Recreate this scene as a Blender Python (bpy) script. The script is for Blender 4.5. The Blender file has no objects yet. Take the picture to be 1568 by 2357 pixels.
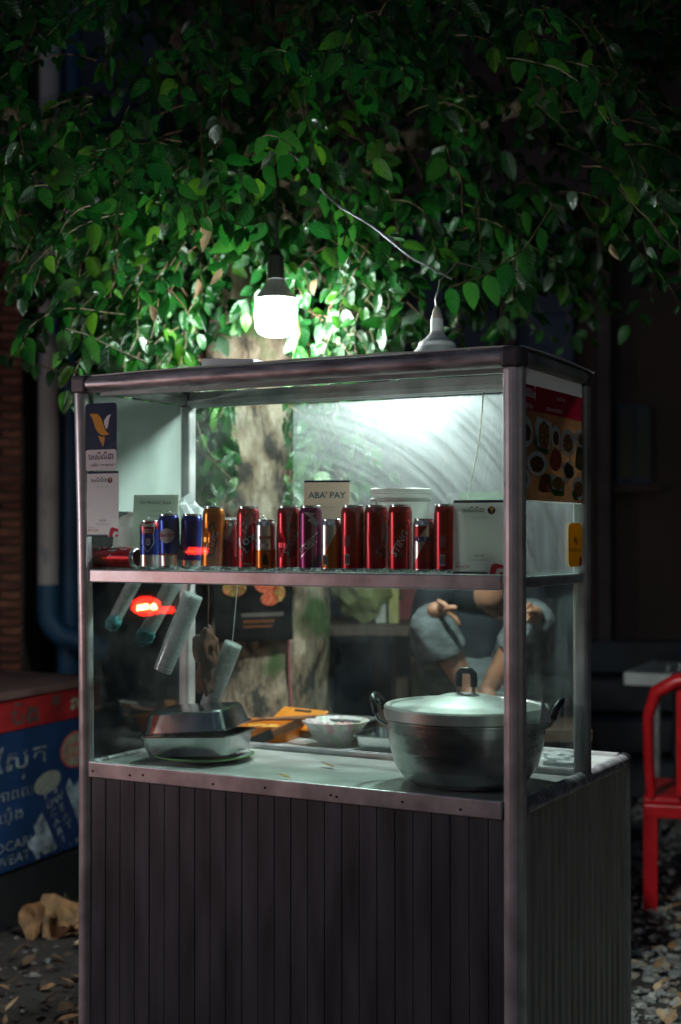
import bpy, bmesh, math, random
import numpy as np
from mathutils import Vector, Matrix, Quaternion, noise
R = math.radians
rnd = random.Random(7)

# ------------------------------------------------------------------ camera, world, sun, exposure
scene = bpy.context.scene
COL = scene.collection
EYE, F = 1.42, 3272.0
cam = bpy.data.cameras.new('camera'); cam_o = bpy.data.objects.new('camera', cam); COL.objects.link(cam_o)
cam.sensor_fit = 'VERTICAL'; cam.sensor_height = 36; cam.lens = 50
cam.clip_start = 0.05; cam.clip_end = 300
cam_o.location = (0, 0, EYE); cam_o.rotation_euler = (R(90.91), 0, 0)
cam.dof.use_dof = True; cam.dof.focus_distance = 3.3; cam.dof.aperture_fstop = 2.3
scene.camera = cam_o

world = bpy.data.worlds.new('World'); scene.world = world; world.use_nodes = True
wn = world.node_tree.nodes; wl = world.node_tree.links
sky = wn.new('ShaderNodeTexSky'); sky.sky_type = 'NISHITA'; sky.sun_disc = False
sky.sun_elevation = R(3); sky.sun_rotation = R(135); sky.air_density = 1.0; sky.dust_density = 0.2; sky.ozone_density = 3.0
wl.new(sky.outputs[0], wn['Background'].inputs[0]); wn['Background'].inputs[1].default_value = 0.045

sun = bpy.data.lights.new('sun', 'SUN'); sun.energy = 0.04; sun.angle = R(12); sun.color = (1.0, 0.86, 0.90)
sun_o = bpy.data.objects.new('sun', sun); COL.objects.link(sun_o)
sun_o.rotation_euler = Vector((0.45, 1.0, -0.75)).to_track_quat('-Z', 'Y').to_euler()

scene.view_settings.view_transform = 'Standard'; scene.view_settings.look = 'None'
scene.view_settings.gamma = 1.0; scene.view_settings.exposure = 0.0; scene.view_settings.use_curve_mapping = False
scene.render.engine = 'CYCLES'
cy = scene.cycles
cy.use_denoising = True
try: cy.denoiser = 'OPENIMAGEDENOISE'
except Exception: pass
cy.max_bounces = 6; cy.transparent_max_bounces = 28; cy.transmission_bounces = 4; cy.glossy_bounces = 4; cy.diffuse_bounces = 3
cy.sample_clamp_indirect = 4.0; cy.caustics_reflective = False; cy.caustics_refractive = False

def px(x, y, Y):
    return Vector(((x - 784) / F * Y, Y, EYE - (y - 1230) / F * Y))

# ------------------------------------------------------------------ materials
MATS = {}
def nodes_of(m):
    m.use_nodes = True
    return m.node_tree.nodes, m.node_tree.links, m.node_tree.nodes['Principled BSDF']
def mat(name, col, rough=0.5, metal=0.0, var=0.12, scale=30.0, bump=0.0, coord='Object', spec=0.5, stretch=(1, 1, 1), trans=0.0, bscale=None, coat=0.0, col2=None, detail=5.0):
    """principled surface whose colour and gloss are broken up by noise"""
    if name in MATS: return MATS[name]
    m = bpy.data.materials.new(name); n, l, b = nodes_of(m)
    tc = n.new('ShaderNodeTexCoord'); mp = n.new('ShaderNodeMapping'); mp.inputs['Scale'].default_value = stretch
    l.new(tc.outputs[coord], mp.inputs[0])
    nz = n.new('ShaderNodeTexNoise'); nz.inputs['Scale'].default_value = scale; nz.inputs['Detail'].default_value = detail
    l.new(mp.outputs[0], nz.inputs['Vector'])
    cr = n.new('ShaderNodeValToRGB')
    c = Vector(col); d = Vector(col2) if col2 else c * (1 - 2 * var)
    cr.color_ramp.elements[0].position = 0.3; cr.color_ramp.elements[1].position = 0.7
    cr.color_ramp.elements[0].color = (*[max(0, x) for x in d], 1); cr.color_ramp.elements[1].color = (*[min(1, x * (1 + (0 if col2 else var))) for x in c], 1)
    l.new(nz.outputs[0], cr.inputs[0]); l.new(cr.outputs[0], b.inputs['Base Color'])
    mr = n.new('ShaderNodeMapRange'); mr.inputs['To Min'].default_value = max(0.03, rough * 0.75); mr.inputs['To Max'].default_value = min(1, rough * 1.3)
    l.new(nz.outputs[0], mr.inputs[0]); l.new(mr.outputs[0], b.inputs['Roughness'])
    b.inputs['Metallic'].default_value = metal; b.inputs['Specular IOR Level'].default_value = spec
    b.inputs['Coat Weight'].default_value = coat
    if bump:
        n2 = n.new('ShaderNodeTexNoise'); n2.inputs['Scale'].default_value = bscale or scale * 2; n2.inputs['Detail'].default_value = 6
        l.new(mp.outputs[0], n2.inputs['Vector'])
        bp = n.new('ShaderNodeBump'); bp.inputs['Strength'].default_value = bump; bp.inputs['Distance'].default_value = 0.01
        l.new(n2.outputs[0], bp.inputs['Height']); l.new(bp.outputs[0], b.inputs['Normal'])
    if trans:
        tr = n.new('ShaderNodeBsdfTranslucent'); l.new(cr.outputs[0], tr.inputs[0])
        mx = n.new('ShaderNodeMixShader'); mx.inputs[0].default_value = trans
        l.new(b.outputs[0], mx.inputs[1]); l.new(tr.outputs[0], mx.inputs[2]); l.new(mx.outputs[0], n['Material Output'].inputs[0])
    MATS[name] = m
    return m
def emit(name, col, s):
    if name in MATS: return MATS[name]
    m = bpy.data.materials.new(name); n, l, b = nodes_of(m)
    b.inputs['Base Color'].default_value = (*[min(.8, c) for c in col], 1)
    b.inputs['Emission Color'].default_value = (*col, 1); b.inputs['Emission Strength'].default_value = s
    MATS[name] = m; return m
def glass(name, tint=(0.95, 0.98, 0.97), dirt=0.03, dmax=0.5, scale=3.0, stretch=(1, 1, 1), gloss_rough=0.02, lo=0.45, hi=0.8, dirtcol=(.8, .85, .86), wipe=False):
    """thin pane: clear, fresnel reflection, and a film of dust and wipe marks that scatters light"""
    if name in MATS: return MATS[name]
    m = bpy.data.materials.new(name); m.use_nodes = True
    n = m.node_tree.nodes; l = m.node_tree.links; n.clear()
    out = n.new('ShaderNodeOutputMaterial')
    tp = n.new('ShaderNodeBsdfTransparent'); tp.inputs[0].default_value = (*tint, 1)
    gl = n.new('ShaderNodeBsdfGlossy'); gl.inputs['Roughness'].default_value = gloss_rough
    ge = n.new('ShaderNodeNewGeometry'); vd = n.new('ShaderNodeVectorMath'); vd.operation = 'DOT_PRODUCT'
    l.new(ge.outputs['Normal'], vd.inputs[0]); l.new(ge.outputs['Incoming'], vd.inputs[1])
    def _m(op, a, b=None):
        k = n.new('ShaderNodeMath'); k.operation = op; k.use_clamp = True
        for i_, v_ in enumerate((a, b)):
            if v_ is None: continue
            if isinstance(v_, float): k.inputs[i_].default_value = v_
            else: l.new(v_, k.inputs[i_])
        return k
    fr = _m('ADD', _m('MULTIPLY', _m('POWER', _m('SUBTRACT', 1.0, _m('ABSOLUTE', vd.outputs['Value']).outputs[0]).outputs[0], 5.0).outputs[0], .9).outputs[0], .04)
    m1 = n.new('ShaderNodeMixShader'); l.new(fr.outputs[0], m1.inputs[0]); l.new(tp.outputs[0], m1.inputs[1]); l.new(gl.outputs[0], m1.inputs[2])
    df = n.new('ShaderNodeBsdfDiffuse'); df.inputs[0].default_value = (*dirtcol, 1)
    tl = n.new('ShaderNodeBsdfTranslucent'); tl.inputs[0].default_value = (*dirtcol, 1)
    m2 = n.new('ShaderNodeMixShader'); m2.inputs[0].default_value = 0.6; l.new(df.outputs[0], m2.inputs[1]); l.new(tl.outputs[0], m2.inputs[2])
    tc = n.new('ShaderNodeTexCoord'); mp = n.new('ShaderNodeMapping'); mp.inputs['Scale'].default_value = stretch
    l.new(tc.outputs['Object'], mp.inputs[0])
    nz = n.new('ShaderNodeTexNoise'); nz.inputs['Scale'].default_value = scale; nz.inputs['Detail'].default_value = 7; nz.inputs['Roughness'].default_value = .62
    l.new(mp.outputs[0], nz.inputs['Vector'])
    src = nz.outputs[0]
    if wipe:
        # arcs left by a cloth: noise stretched along circles round a shoulder point
        sep = n.new('ShaderNodeSeparateXYZ'); l.new(tc.outputs['Object'], sep.inputs[0])
        def sub(o, v):
            k = n.new('ShaderNodeMath'); k.operation = 'SUBTRACT'; l.new(o, k.inputs[0]); k.inputs[1].default_value = v; return k.outputs[0]
        ax = sub(sep.outputs['X'], 0.30); az = sub(sep.outputs['Z'], 1.05)
        def mm(op, a, b):
            k = n.new('ShaderNodeMath'); k.operation = op
            l.new(a, k.inputs[0])
            if isinstance(b, float): k.inputs[1].default_value = b
            else: l.new(b, k.inputs[1])
            return k.outputs[0]
        rad = mm('POWER', mm('ADD', mm('MULTIPLY', ax, ax), mm('MULTIPLY', az, az)), 0.5)
        ang = mm('ARCTAN2', az, ax)
        cb = n.new('ShaderNodeCombineXYZ'); l.new(mm('MULTIPLY', rad, 60.0), cb.inputs[0]); l.new(mm('MULTIPLY', ang, 1.6), cb.inputs[1])
        n2 = n.new('ShaderNodeTexNoise'); n2.inputs['Scale'].default_value = 1.0; n2.inputs['Detail'].default_value = 8; n2.inputs['Roughness'].default_value = .7
        l.new(cb.outputs[0], n2.inputs['Vector'])
        src = mm('ADD', mm('MULTIPLY', n2.outputs[0], 0.62), mm('MULTIPLY', nz.outputs[0], 0.40))
    mr = n.new('ShaderNodeMapRange'); mr.inputs['From Min'].default_value = lo; mr.inputs['From Max'].default_value = hi
    mr.inputs['To Min'].default_value = dirt; mr.inputs['To Max'].default_value = dmax
    l.new(src, mr.inputs[0])
    m3 = n.new('ShaderNodeMixShader'); l.new(mr.outputs[0], m3.inputs[0]); l.new(m1.outputs[0], m3.inputs[1]); l.new(m2.outputs[0], m3.inputs[2])
    l.new(m3.outputs[0], out.inputs[0])
    MATS[name] = m; return m

alu = mat('aluminium', (.66, .64, .66), .38, .5, .16, 14, .05, stretch=(1, 1, 1))
alu_dark = mat('aluminium grimy', (.46, .46, .46), .45, .4, .25, 9, .1)
alu_old = mat('aluminium worn', (.64, .62, .64), .40, .5, .3, 10, .08, col2=(.16, .15, .16), stretch=(1, 6, 6), detail=8.0)
steel = mat('stainless', (.56, .56, .56), .19, 1.0, .15, 14, .05)
steel_top = mat('steel counter', (.62, .64, .62), .42, .35, .3, 7, .08, col2=(.36, .38, .36))
pot_alu = mat('spun aluminium', (.60, .60, .60), .28, 1.0, .15, 9, .02, stretch=(1, 1, 4))
plank_m = mat('grey plank', (.080, .086, .100), .45, .1, .24, 3.5, .08, stretch=(5, 5, .8), detail=8.0)
side_m = mat('ribbed sheet', (.44, .43, .38), .45, .3, .15, 9, .05, stretch=(4, 4, .5))
white_pl = mat('white plastic', (.78, .79, .76), .4, 0, .05, 20, 0, trans=.3)
white_paint = mat('white sheet', (.74, .76, .74), .5, 0, .08, 6, .02)
paper = mat('white paper', (.82, .8, .8), .45, 0, .03, 10, 0, trans=.45)
paper_gr = mat('frosted card', (.70, .74, .68), .4, 0, .04, 8, 0, trans=.45)
black_pl = mat('black plastic', (.02, .02, .022), .35, 0, .1, 40)
dark_metal = mat('dark metal', (.06, .06, .065), .4, .6, .2, 20)
ink_navy = mat('ink navy', (.012, .025, .07), .5, 0, .05, 40, trans=.1, spec=.12)
ink_dark = mat('ink dark', (.05, .05, .07), .5, 0, .05, 40, spec=.12)
ink_grey = mat('ink grey', (.35, .33, .35), .5, 0, .05, 40, spec=.12)
ink_orange = mat('ink orange', (.72, .32, .03), .5, 0, .05, 40, trans=.1, spec=.12)
ink_white = mat('ink white', (.78, .76, .76), .5, 0, .03, 40, trans=.15, spec=.12)
ink_red = mat('ink red', (.55, .03, .06), .5, 0, .05, 40, trans=.1, spec=.12)
ink_yellow = mat('ink yellow', (.75, .42, .02), .45, 0, .05, 40, trans=.25, spec=.12)
ink_teal = mat('ink teal', (.05, .22, .3), .5, 0, .05, 40, spec=.12)
can_red = mat('can red', (.42, .004, .018), .28, .55, .1, 12)
can_red2 = mat('can deep red', (.34, .004, .018), .28, .55, .1, 12)
can_orange = mat('can orange', (.55, .15, .01), .3, .65, .1, 12)
can_blue = mat('can blue', (.02, .045, .30), .3, .6, .1, 12)
can_purple = mat('can purple', (.24, .015, .12), .3, .65, .2, 12)
can_silver = mat('can silver', (.72, .72, .74), .25, .85, .08, 20)
can_black = mat('can black', (.03, .02, .025), .35, .4, .1, 20)
bark = None
wood_pale = mat('pale wood', (.42, .32, .2), .6, 0, .2, 10, .1, stretch=(6, 6, .6))
wood_dark = mat('dark wood', (.09, .055, .035), .6, 0, .25, 10, .1, stretch=(6, 6, .6))
red_chair = mat('red plastic', (.52, .01, .015), .35, 0, .06, 15)
concrete = mat('concrete', (.18, .175, .165), .85, 0, .2, 3, .2)
stucco_brown = mat('brown stucco', (.075, .05, .045), .85, 0, .2, 2, .2)
stucco_blue = mat('blue panel', (.05, .08, .13), .6, 0, .25, 2, .05)
pipe_white = mat('pipe white', (.42, .40, .38), .5, 0, .12, 5, .03, stretch=(1, 1, .6))
pipe_blue = mat('pipe blue', (.02, .10, .20), .5, 0, .15, 5, .03)
brick_m = [mat('brick %d' % i, c, .85, 0, .22, 25, .3) for i, c in enumerate([(.26, .10, .065), (.20, .08, .055), (.32, .135, .085)])]
mortar = mat('mortar', (.15, .12, .10), .9, 0, .2, 30, .3)

# ------------------------------------------------------------------ mesh builder
class MB:
    def __init__(s): s.v = []; s.f = []; s.mi = []; s.sm = []; s.mats = []
    def mid(s, m):
        if m not in s.mats: s.mats.append(m)
        return s.mats.index(m)
    def add(s, vs, fs, m, smooth=False, M=None):
        b = len(s.v); k = s.mid(m)
        s.v += [tuple((M @ Vector(p)) if M else p) for p in vs]
        for f in fs: s.f.append([i + b for i in f]); s.mi.append(k); s.sm.append(smooth)
        return s
    def box(s, a, b, m, bevel=0.0, M=None, seg=2):
        a, b = Vector(a), Vector(b)
        bm = bmesh.new(); bmesh.ops.create_cube(bm, size=1)
        c = (a + b) / 2; d = b - a
        for v in bm.verts: v.co = Vector((v.co.x * d.x, v.co.y * d.y, v.co.z * d.z)) + c
        if bevel > 0: bmesh.ops.bevel(bm, geom=bm.edges[:], offset=min(bevel, min(abs(x) for x in d) * .49), segments=seg, affect='EDGES', profile=.5)
        bm.verts.index_update()
        s.add([v.co.copy() for v in bm.verts], [[v.index for v in f.verts] for f in bm.faces], m, False, M); bm.free(); return s
    def lathe(s, prof, m, n=32, M=None, mats=None, sx=1, sy=1, smooth=True, fn=None):
        """prof: (r, z) from bottom up; mats: one material per segment"""
        vs = []
        for r, z in prof:
            for i in range(n):
                a = 2 * math.pi * i / n
                p = Vector((r * math.cos(a) * sx, r * math.sin(a) * sy, z))
                if fn: p = fn(p, a)
                vs.append(p)
        for j in range(len(prof) - 1):
            fs = [[j * n + i, j * n + (i + 1) % n, (j + 1) * n + (i + 1) % n, (j + 1) * n + i] for i in range(n)]
            base = vs[j * n:(j + 2) * n]
            s.add(base, [[k - j * n for k in f] for f in fs], mats[j] if mats else m, smooth, M)
        return s
    def disc(s, c, r, m, n=24, M=None, up=1, sx=1, sy=1):
        vs = [(c[0] + r * sx * math.cos(2 * math.pi * i / n), c[1] + r * sy * math.sin(2 * math.pi * i / n), c[2]) for i in range(n)]
        s.add(vs, [list(range(n)) if up > 0 else list(range(n))[::-1]], m, False, M); return s
    def tube(s, path, rad, m, n=8, cap=True, smooth=True, M=None, flat=1.0):
        path = [Vector(p) for p in path]; k = len(path)
        rads = rad if isinstance(rad, (list, tuple)) else [rad] * k
        vs = []; ref = Vector((0, 0, 1))
        for i, p in enumerate(path):
            t = (path[min(i + 1, k - 1)] - path[max(i - 1, 0)]).normalized()
            if abs(t.dot(ref)) > .95: ref = Vector((1, 0, 0)) if abs(t.x) < .9 else Vector((0, 1, 0))
            u = t.cross(ref).normalized(); w = t.cross(u).normalized(); ref = -w if w.dot(ref) < 0 else w
            for j in range(n):
                a = 2 * math.pi * j / n
                vs.append(p + (u * math.cos(a) + w * math.sin(a) * flat) * rads[i])
        fs = [[i * n + j, i * n + (j + 1) % n, (i + 1) * n + (j + 1) % n, (i + 1) * n + j] for i in range(k - 1) for j in range(n)]
        s.add(vs, fs, m, smooth, M)
        if cap:
            s.add(vs[:n], [list(range(n))[::-1]], m, False, M); s.add(vs[-n:], [list(range(n))], m, False, M)
        return s
    def prism(s, pts, d, m, M=None):
        """2D outline in x,z extruded along +y by d (front face at y=0)"""
        n = len(pts)
        vs = [(x, 0, z) for x, z in pts] + [(x, d, z) for x, z in pts]
        fs = [list(range(n)), [n + i for i in range(n)][::-1]] + [[i, n + i, n + (i + 1) % n, (i + 1) % n] for i in range(n)]
        s.add(vs, fs, m, False, M); return s
    def flat(s, pts, m, fn): s.add([fn(x, y) for x, y in pts], [list(range(len(pts)))], m); return s
    def text(s, txt, size, x, y, m, fn, align='CENTER', sx=1.0, bold=0.0, shear=0.0, rot=0.0):
        vs, fs = text_mesh(txt, bold)
        if not vs: return s
        x0 = min(v[0] for v in vs); x1 = max(v[0] for v in vs)
        off = {'CENTER': -(x0 + x1) / 2, 'LEFT': -x0, 'RIGHT': -x1}[align]
        c, q = math.cos(rot), math.sin(rot)
        out = []
        for a, b in vs:
            a2, b2 = ((a + off) * sx + b * shear) * size, b * size
            out.append(fn(x + a2 * c - b2 * q, y + a2 * q + b2 * c))
        s.add(out, fs, m); return s
    def build(s, name, parent=None, bev=0.0, sub=0):
        me = bpy.data.meshes.new(name)
        me.from_pydata([tuple(v) for v in s.v], [], s.f)
        for m in s.mats: me.materials.append(m)
        me.polygons.foreach_set('material_index', s.mi); me.polygons.foreach_set('use_smooth', s.sm)
        me.update()
        o = bpy.data.objects.new(name, me); COL.objects.link(o)
        if parent: o.parent = parent
        return o
_tc = {}
def text_mesh(txt, bold=0.0):
    key = (txt, bold)
    if key not in _tc:
        cu = bpy.data.curves.new('t', 'FONT'); cu.body = txt; cu.size = 1; cu.resolution_u = 2; cu.offset = bold
        o = bpy.data.objects.new('t', cu); COL.objects.link(o)
        bpy.context.view_layer.update()
        me = bpy.data.meshes.new_from_object(o.evaluated_get(bpy.context.evaluated_depsgraph_get()))
        _tc[key] = ([(v.co.x, v.co.y) for v in me.vertices], [list(p.vertices) for p in me.polygons])
        bpy.data.objects.remove(o); bpy.data.curves.remove(cu); bpy.data.meshes.remove(me)
    return _tc[key]
def tag(o, label, cat, group=None, kind=None):
    if label: o['label'] = label
    if cat: o['category'] = cat
    if group: o['group'] = group
    if kind: o['kind'] = kind
    return o
def thing(name, label, cat, loc=(0, 0, 0), rotz=0.0, group=None):
    o = bpy.data.objects.new(name, None); COL.objects.link(o); o.empty_display_size = .05
    o.location = loc; o.rotation_euler = (0, 0, rotz)
    return tag(o, label, cat, group)
def structure(mb, name):
    o = mb.build(name); o['kind'] = 'structure'; return o
def copy_tree(o, parent=None):
    c = o.copy(); COL.objects.link(c); c.parent = parent
    for ch in list(o.children): copy_tree(ch, c)
    return c
def rrect(x0, x1, z0, z1, r, n=5):
    pts = []
    for cx, cz, a0 in ((x1 - r, z1 - r, 0), (x0 + r, z1 - r, 90), (x0 + r, z0 + r, 180), (x1 - r, z0 + r, 270)):
        for i in range(n + 1):
            a = R(a0 + 90 * i / n); pts.append((cx + r * math.cos(a), cz + r * math.sin(a)))
    return pts[::-1]

# ------------------------------------------------------------------ the setting
m_ground = mat('dark earth', (.036, .031, .027), .95, 0, .35, 6, .8, coord='Object', bscale=60, col2=(.012, .011, .010))
g = MB()
N = 60
xs = [-60, -20, -8] + [(-4 + 8 * i / 48) for i in range(49)] + [8, 20, 60]
ys = [-60, -20, -6] + [(0 + 9 * i / 54) for i in range(55)] + [14, 30, 90]
gv = [(x, y, 0.012 * noise.noise(Vector((x * 1.7, y * 1.7, 0))) + .006 * noise.noise(Vector((x * 6, y * 6, 3))) if abs(x) < 4 and 0 < y < 9 else -.004) for y in ys for x in xs]
nx = len(xs)
g.add(gv, [[j * nx + i, j * nx + i + 1, (j + 1) * nx + i + 1, (j + 1) * nx + i] for j in range(len(ys) - 1) for i in range(nx - 1)], m_ground, True)
structure(g, 'ground')

# gravel, nobody could count it
def scatter_stones(name, n, area, smin, smax, mats, seed):
    r = np.random.default_rng(seed)
    bm = bmesh.new(); bmesh.ops.create_icosphere(bm, subdivisions=1, radius=1)
    tv = np.array([v.co[:] for v in bm.verts]); tf = np.array([[v.index for v in f.verts] for f in bm.faces]); bm.free()
    V, Fc, MI = [], [], []
    for i in range(n):
        x, y = area(r)
        s = smin + (smax - smin) * r.random() ** 2.2
        A = Matrix.Rotation(r.random() * 6.28, 3, 'Z') @ Matrix.Rotation((r.random() - .5) * 1.2, 3, 'X')
        k = tv * (1 + .35 * (r.random((len(tv), 1)) - .5)) * np.array([s, s * (.55 + .4 * r.random()), s * (.3 + .35 * r.random())])
        k = k @ np.array(A).T + np.array([x, y, s * .22])
        Fc.append(tf + len(V) * len(tv)); V.append(k); MI += [int(r.integers(len(mats)))] * len(tf)
    me = bpy.data.meshes.new(name); me.from_pydata(np.concatenate(V).tolist(), [], np.concatenate(Fc).tolist())
    for m in mats: me.materials.append(m)
    me.polygons.foreach_set('material_index', MI); me.update()
    o = bpy.data.objects.new(name, me); COL.objects.link(o)
    return o
st_m = [mat('stone %d' % i, c, .8, 0, .25, 30, .3) for i, c in enumerate([(.27, .28, .26), (.20, .21, .20), (.34, .34, .31), (.16, .155, .145), (.31, .26, .20)])]
def area_right(r):
    while True:
        x = .55 + 3.0 * r.random(); y = 2.6 + 5.0 * r.random() ** 1.2
        if x > .35 + .30 * (y - 2.6) * .2: return x, y
tag(scatter_stones('gravel', 13000, area_right, .010, .034, st_m, 3), 'grey crushed gravel covering the ground right of the cart', 'gravel', None, 'stuff')
def area_left(r): return -3.2 + 2.5 * r.random(), 3.4 + 3.2 * r.random()
tag(scatter_stones('soil_crumbs', 2600, area_left, .006, .022, [st_m[3], mat('soil clod', (.05, .042, .035), .95, 0, .3, 30, .3), mat('soil clod brown', (.07, .05, .035), .95, 0, .3, 30, .3)], 5), 'dark soil crumbs and small stones left of the cart', 'soil', None, 'stuff')

# brick wall with downpipes at the left
def brick_wall():
    X0, X1, Y0 = -3.6, -1.565, 7.0
    t = thing('brick_wall', 'dim red brick wall beside the white downpipe', 'wall', (X1, Y0, 0))
    MB().box((X0 - X1, .012, 0), (0, .28, 5.2), mortar).build('wall_core', t)
    bl, bh, j = .205, .034, .010
    protos = []
    for k in range(3):
        b = MB().box((0, 0, 0), (bl, .05, bh), brick_m[k], .004, seg=1); o = b.build('brick', t); protos.append(o)
    half = [MB().box((0, 0, 0), (bl / 2 - j / 2, .05, bh), brick_m[k], .004, seg=1).build('brick', t) for k in range(3)]
    used = set(); r = random.Random(4)
    for row in range(56):
        z = .62 + row * (bh + j)
        xr = -.004
        first = True; c = 0
        while c < 4:
            w = bl / 2 - j / 2 if (first and row % 2) else bl
            src = (half if (first and row % 2) else protos)[r.randrange(3)]
            o = src if src.name not in used else src.copy()
            if src.name in used: COL.objects.link(o); o.parent = t
            used.add(src.name)
            o.location = (xr - w, -.012 + r.uniform(-.004, .004), z); o.rotation_euler = (0, r.uniform(-.006, .006), r.uniform(-.01, .01))
            xr -= w + j; first = False; c += 1
    return t
brick_wall()
t = thing('downpipe', 'white downpipe with blue paint spots and a blue elbow at the foot', 'pipe', (px(112, 1200, 6.85).x, 6.85, 0))
spot = mat('pipe white spotted', (.46, .44, .42), .5, 0, .1, 5)
n_, l_, b_ = spot.node_tree.nodes, spot.node_tree.links, spot.node_tree.nodes['Principled BSDF']
tc = n_.new('ShaderNodeTexCoord'); nz = n_.new('ShaderNodeTexNoise'); nz.inputs['Scale'].default_value = 6.5; nz.inputs['Detail'].default_value = 2
mp = n_.new('ShaderNodeMapping'); mp.inputs['Scale'].default_value = (1, 1, .55); l_.new(tc.outputs['Object'], mp.inputs[0]); l_.new(mp.outputs[0], nz.inputs[0])
cr = n_.new('ShaderNodeValToRGB'); cr.color_ramp.elements[0].position = .58; cr.color_ramp.elements[1].position = .68
cr.color_ramp.elements[0].color = (.58, .56, .53, 1); cr.color_ramp.elements[1].color = (.05, .16, .28, 1)
l_.new(nz.outputs[0], cr.inputs[0]); l_.new(cr.outputs[0], b_.inputs['Base Color'])
rp = .050
MB().tube([(0, 0, 1.17), (0, 0, 2.34)], rp, spot, 20).build('pipe', t)
MB().tube([(0, 0, 2.36), (0, 0, 5.0)], rp * .985, spot, 20).build('pipe', t)
MB().tube([(0, 0, 2.325), (0, 0, 2.375)], rp * 1.12, alu_dark, 20).build('collar', t)
el = [(0, 0, 1.18)] + [(.13 - .13 * math.cos(R(a)), -.0, 1.05 - .13 * math.sin(R(a)) + .0) for a in range(0, 75, 12)] + [(.30, 0, .86)]
MB().tube(el, rp * 1.06, pipe_blue, 20).build('elbow', t)
t = thing('blue_pipe', 'plain dark blue pipe between the white downpipe and the cart', 'pipe', (px(160, 1200, 6.95).x, 6.95, 0))
MB().tube([(0, 0, 0), (0, 0, 5.0)], .055, pipe_blue, 18).build('pipe', t)
MB().tube([(0, 0, 2.1), (0, 0, 2.16)], .064, pipe_blue, 18).build('collar', t)

# facade behind the tree
def facade():
    t = thing('shop_building', 'dark shop building with blue panels and brown pillars behind the tree', 'building', (0, 8.6, 0))
    MB().box((-3.9, .25, 0), (6.5, .8, 8.5), stucco_brown).build('wall', t)
    MB().box((-1.75, .10, 0), (-1.1, .24, 8.0), stucco_blue).build('panel', t)
    for x0, x1 in ((px(748, 0, 8.6).x, px(858, 0, 8.6).x), (px(888, 0, 8.6).x, px(1030, 0, 8.6).x), (px(1040, 0, 8.6).x, px(1155, 0, 8.6).x), (px(1195, 0, 8.6).x, px(1330, 0, 8.6).x)):
        p = MB().box((x0, .12, .3), (x1, .24, 3.4), stucco_blue, .01).build('panel', t)
        for k in range(1, 5):
            f = MB().box((x0 + .02, .10, .3 + k * .62), (x1 - .02, .119, .34 + k * .62), stucco_blue); f.build('rail', p)
    pil = mat('pillar brown', (.09, .07, .068), .8, 0, .2, 4, .1)
    for x in (700, 873, 918, 1172, 1390):
        c = px(x, 0, 8.6).x
        q = MB().box((c - .04, -.02, .22), (c + .04, .11, 3.5), pil, .008).build('pillar', t)
        MB().box((c - .055, -.035, 0), (c + .055, .11, .21), pil, .008).build('base', q)
    MB().box((-2.0, -.1, 3.45), (3.2, .2, 3.75), pil, .02).build('lintel', t)
    cx = px(1475, 0, 8.6).x
    w = MB().box((cx - .11, .19, px(0, 1110, 8.6).z), (cx + .11, .248, px(0, 925, 8.6).z), stucco_blue, .004).build('window', t)
    for s_ in (-1, 1):
        MB().box((cx + s_ * .055 - .045, .17, px(0, 1105, 8.6).z + .015), (cx + s_ * .055 + .045, .188, px(0, 930, 8.6).z), mat('dark pane', (.015, .025, .035), .15, 0, .1, 5), .002).build('pane', w)
    MB().box((cx - .15, .12, px(0, 1120, 8.6).z - .03), (cx + .15, .249, px(0, 1112, 8.6).z), stucco_brown, .004).build('sill', w)
    for k in range(4):
        MB().box((1.15, -.9 + k * .25, .18 + k * .2 - .18), (4.5, -.64 + k * .25, .18 + k * .2), mat('step slate', (.07, .08, .095), .7, 0, .2, 5, .1), .01).build('step', t)
facade()
# side buildings closing the yard
MB_side = MB().box((-7, 7.2, 0), (-3.6, 8.4, 7.5), stucco_brown, .02)
o = MB_side.build('neighbour_building'); tag(o, 'plain brown building block left of the brick wall', 'building')
o = MB().box((5.8, 3.0, 0), (7.5, 8.4, 7.5), stucco_brown, .02).build('neighbour_building'); tag(o, 'plain brown building block right of the steps', 'building')

# ------------------------------------------------------------------ the cart
W, D, DC = 1.176, 0.765, 0.45
ZC, ZS, ZT = 0.851, 1.335, 1.820
CL = Vector((-0.651, 3.572, 0)); CA = math.atan2(-.57, 1.029)
CM = Matrix.Translation(CL) @ Matrix.Rotation(CA, 4, 'Z')
CI = CM.inverted()
def on_cart(x, y, z): return CM @ Vector((x, y, z))
def local_z(xp, yp, z):   # cart coordinates of the spot seen at a picture position, on a level plane
    Y = (EYE - z) * F / (yp - 1230); return CI @ px(xp, yp, Y)

cart = thing('food_cart', 'aluminium and glass street food cart with drinks on its shelf', 'food cart', CL, CA)
def part(mb, name, parent=None): return mb.build(name, parent or cart)

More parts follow.
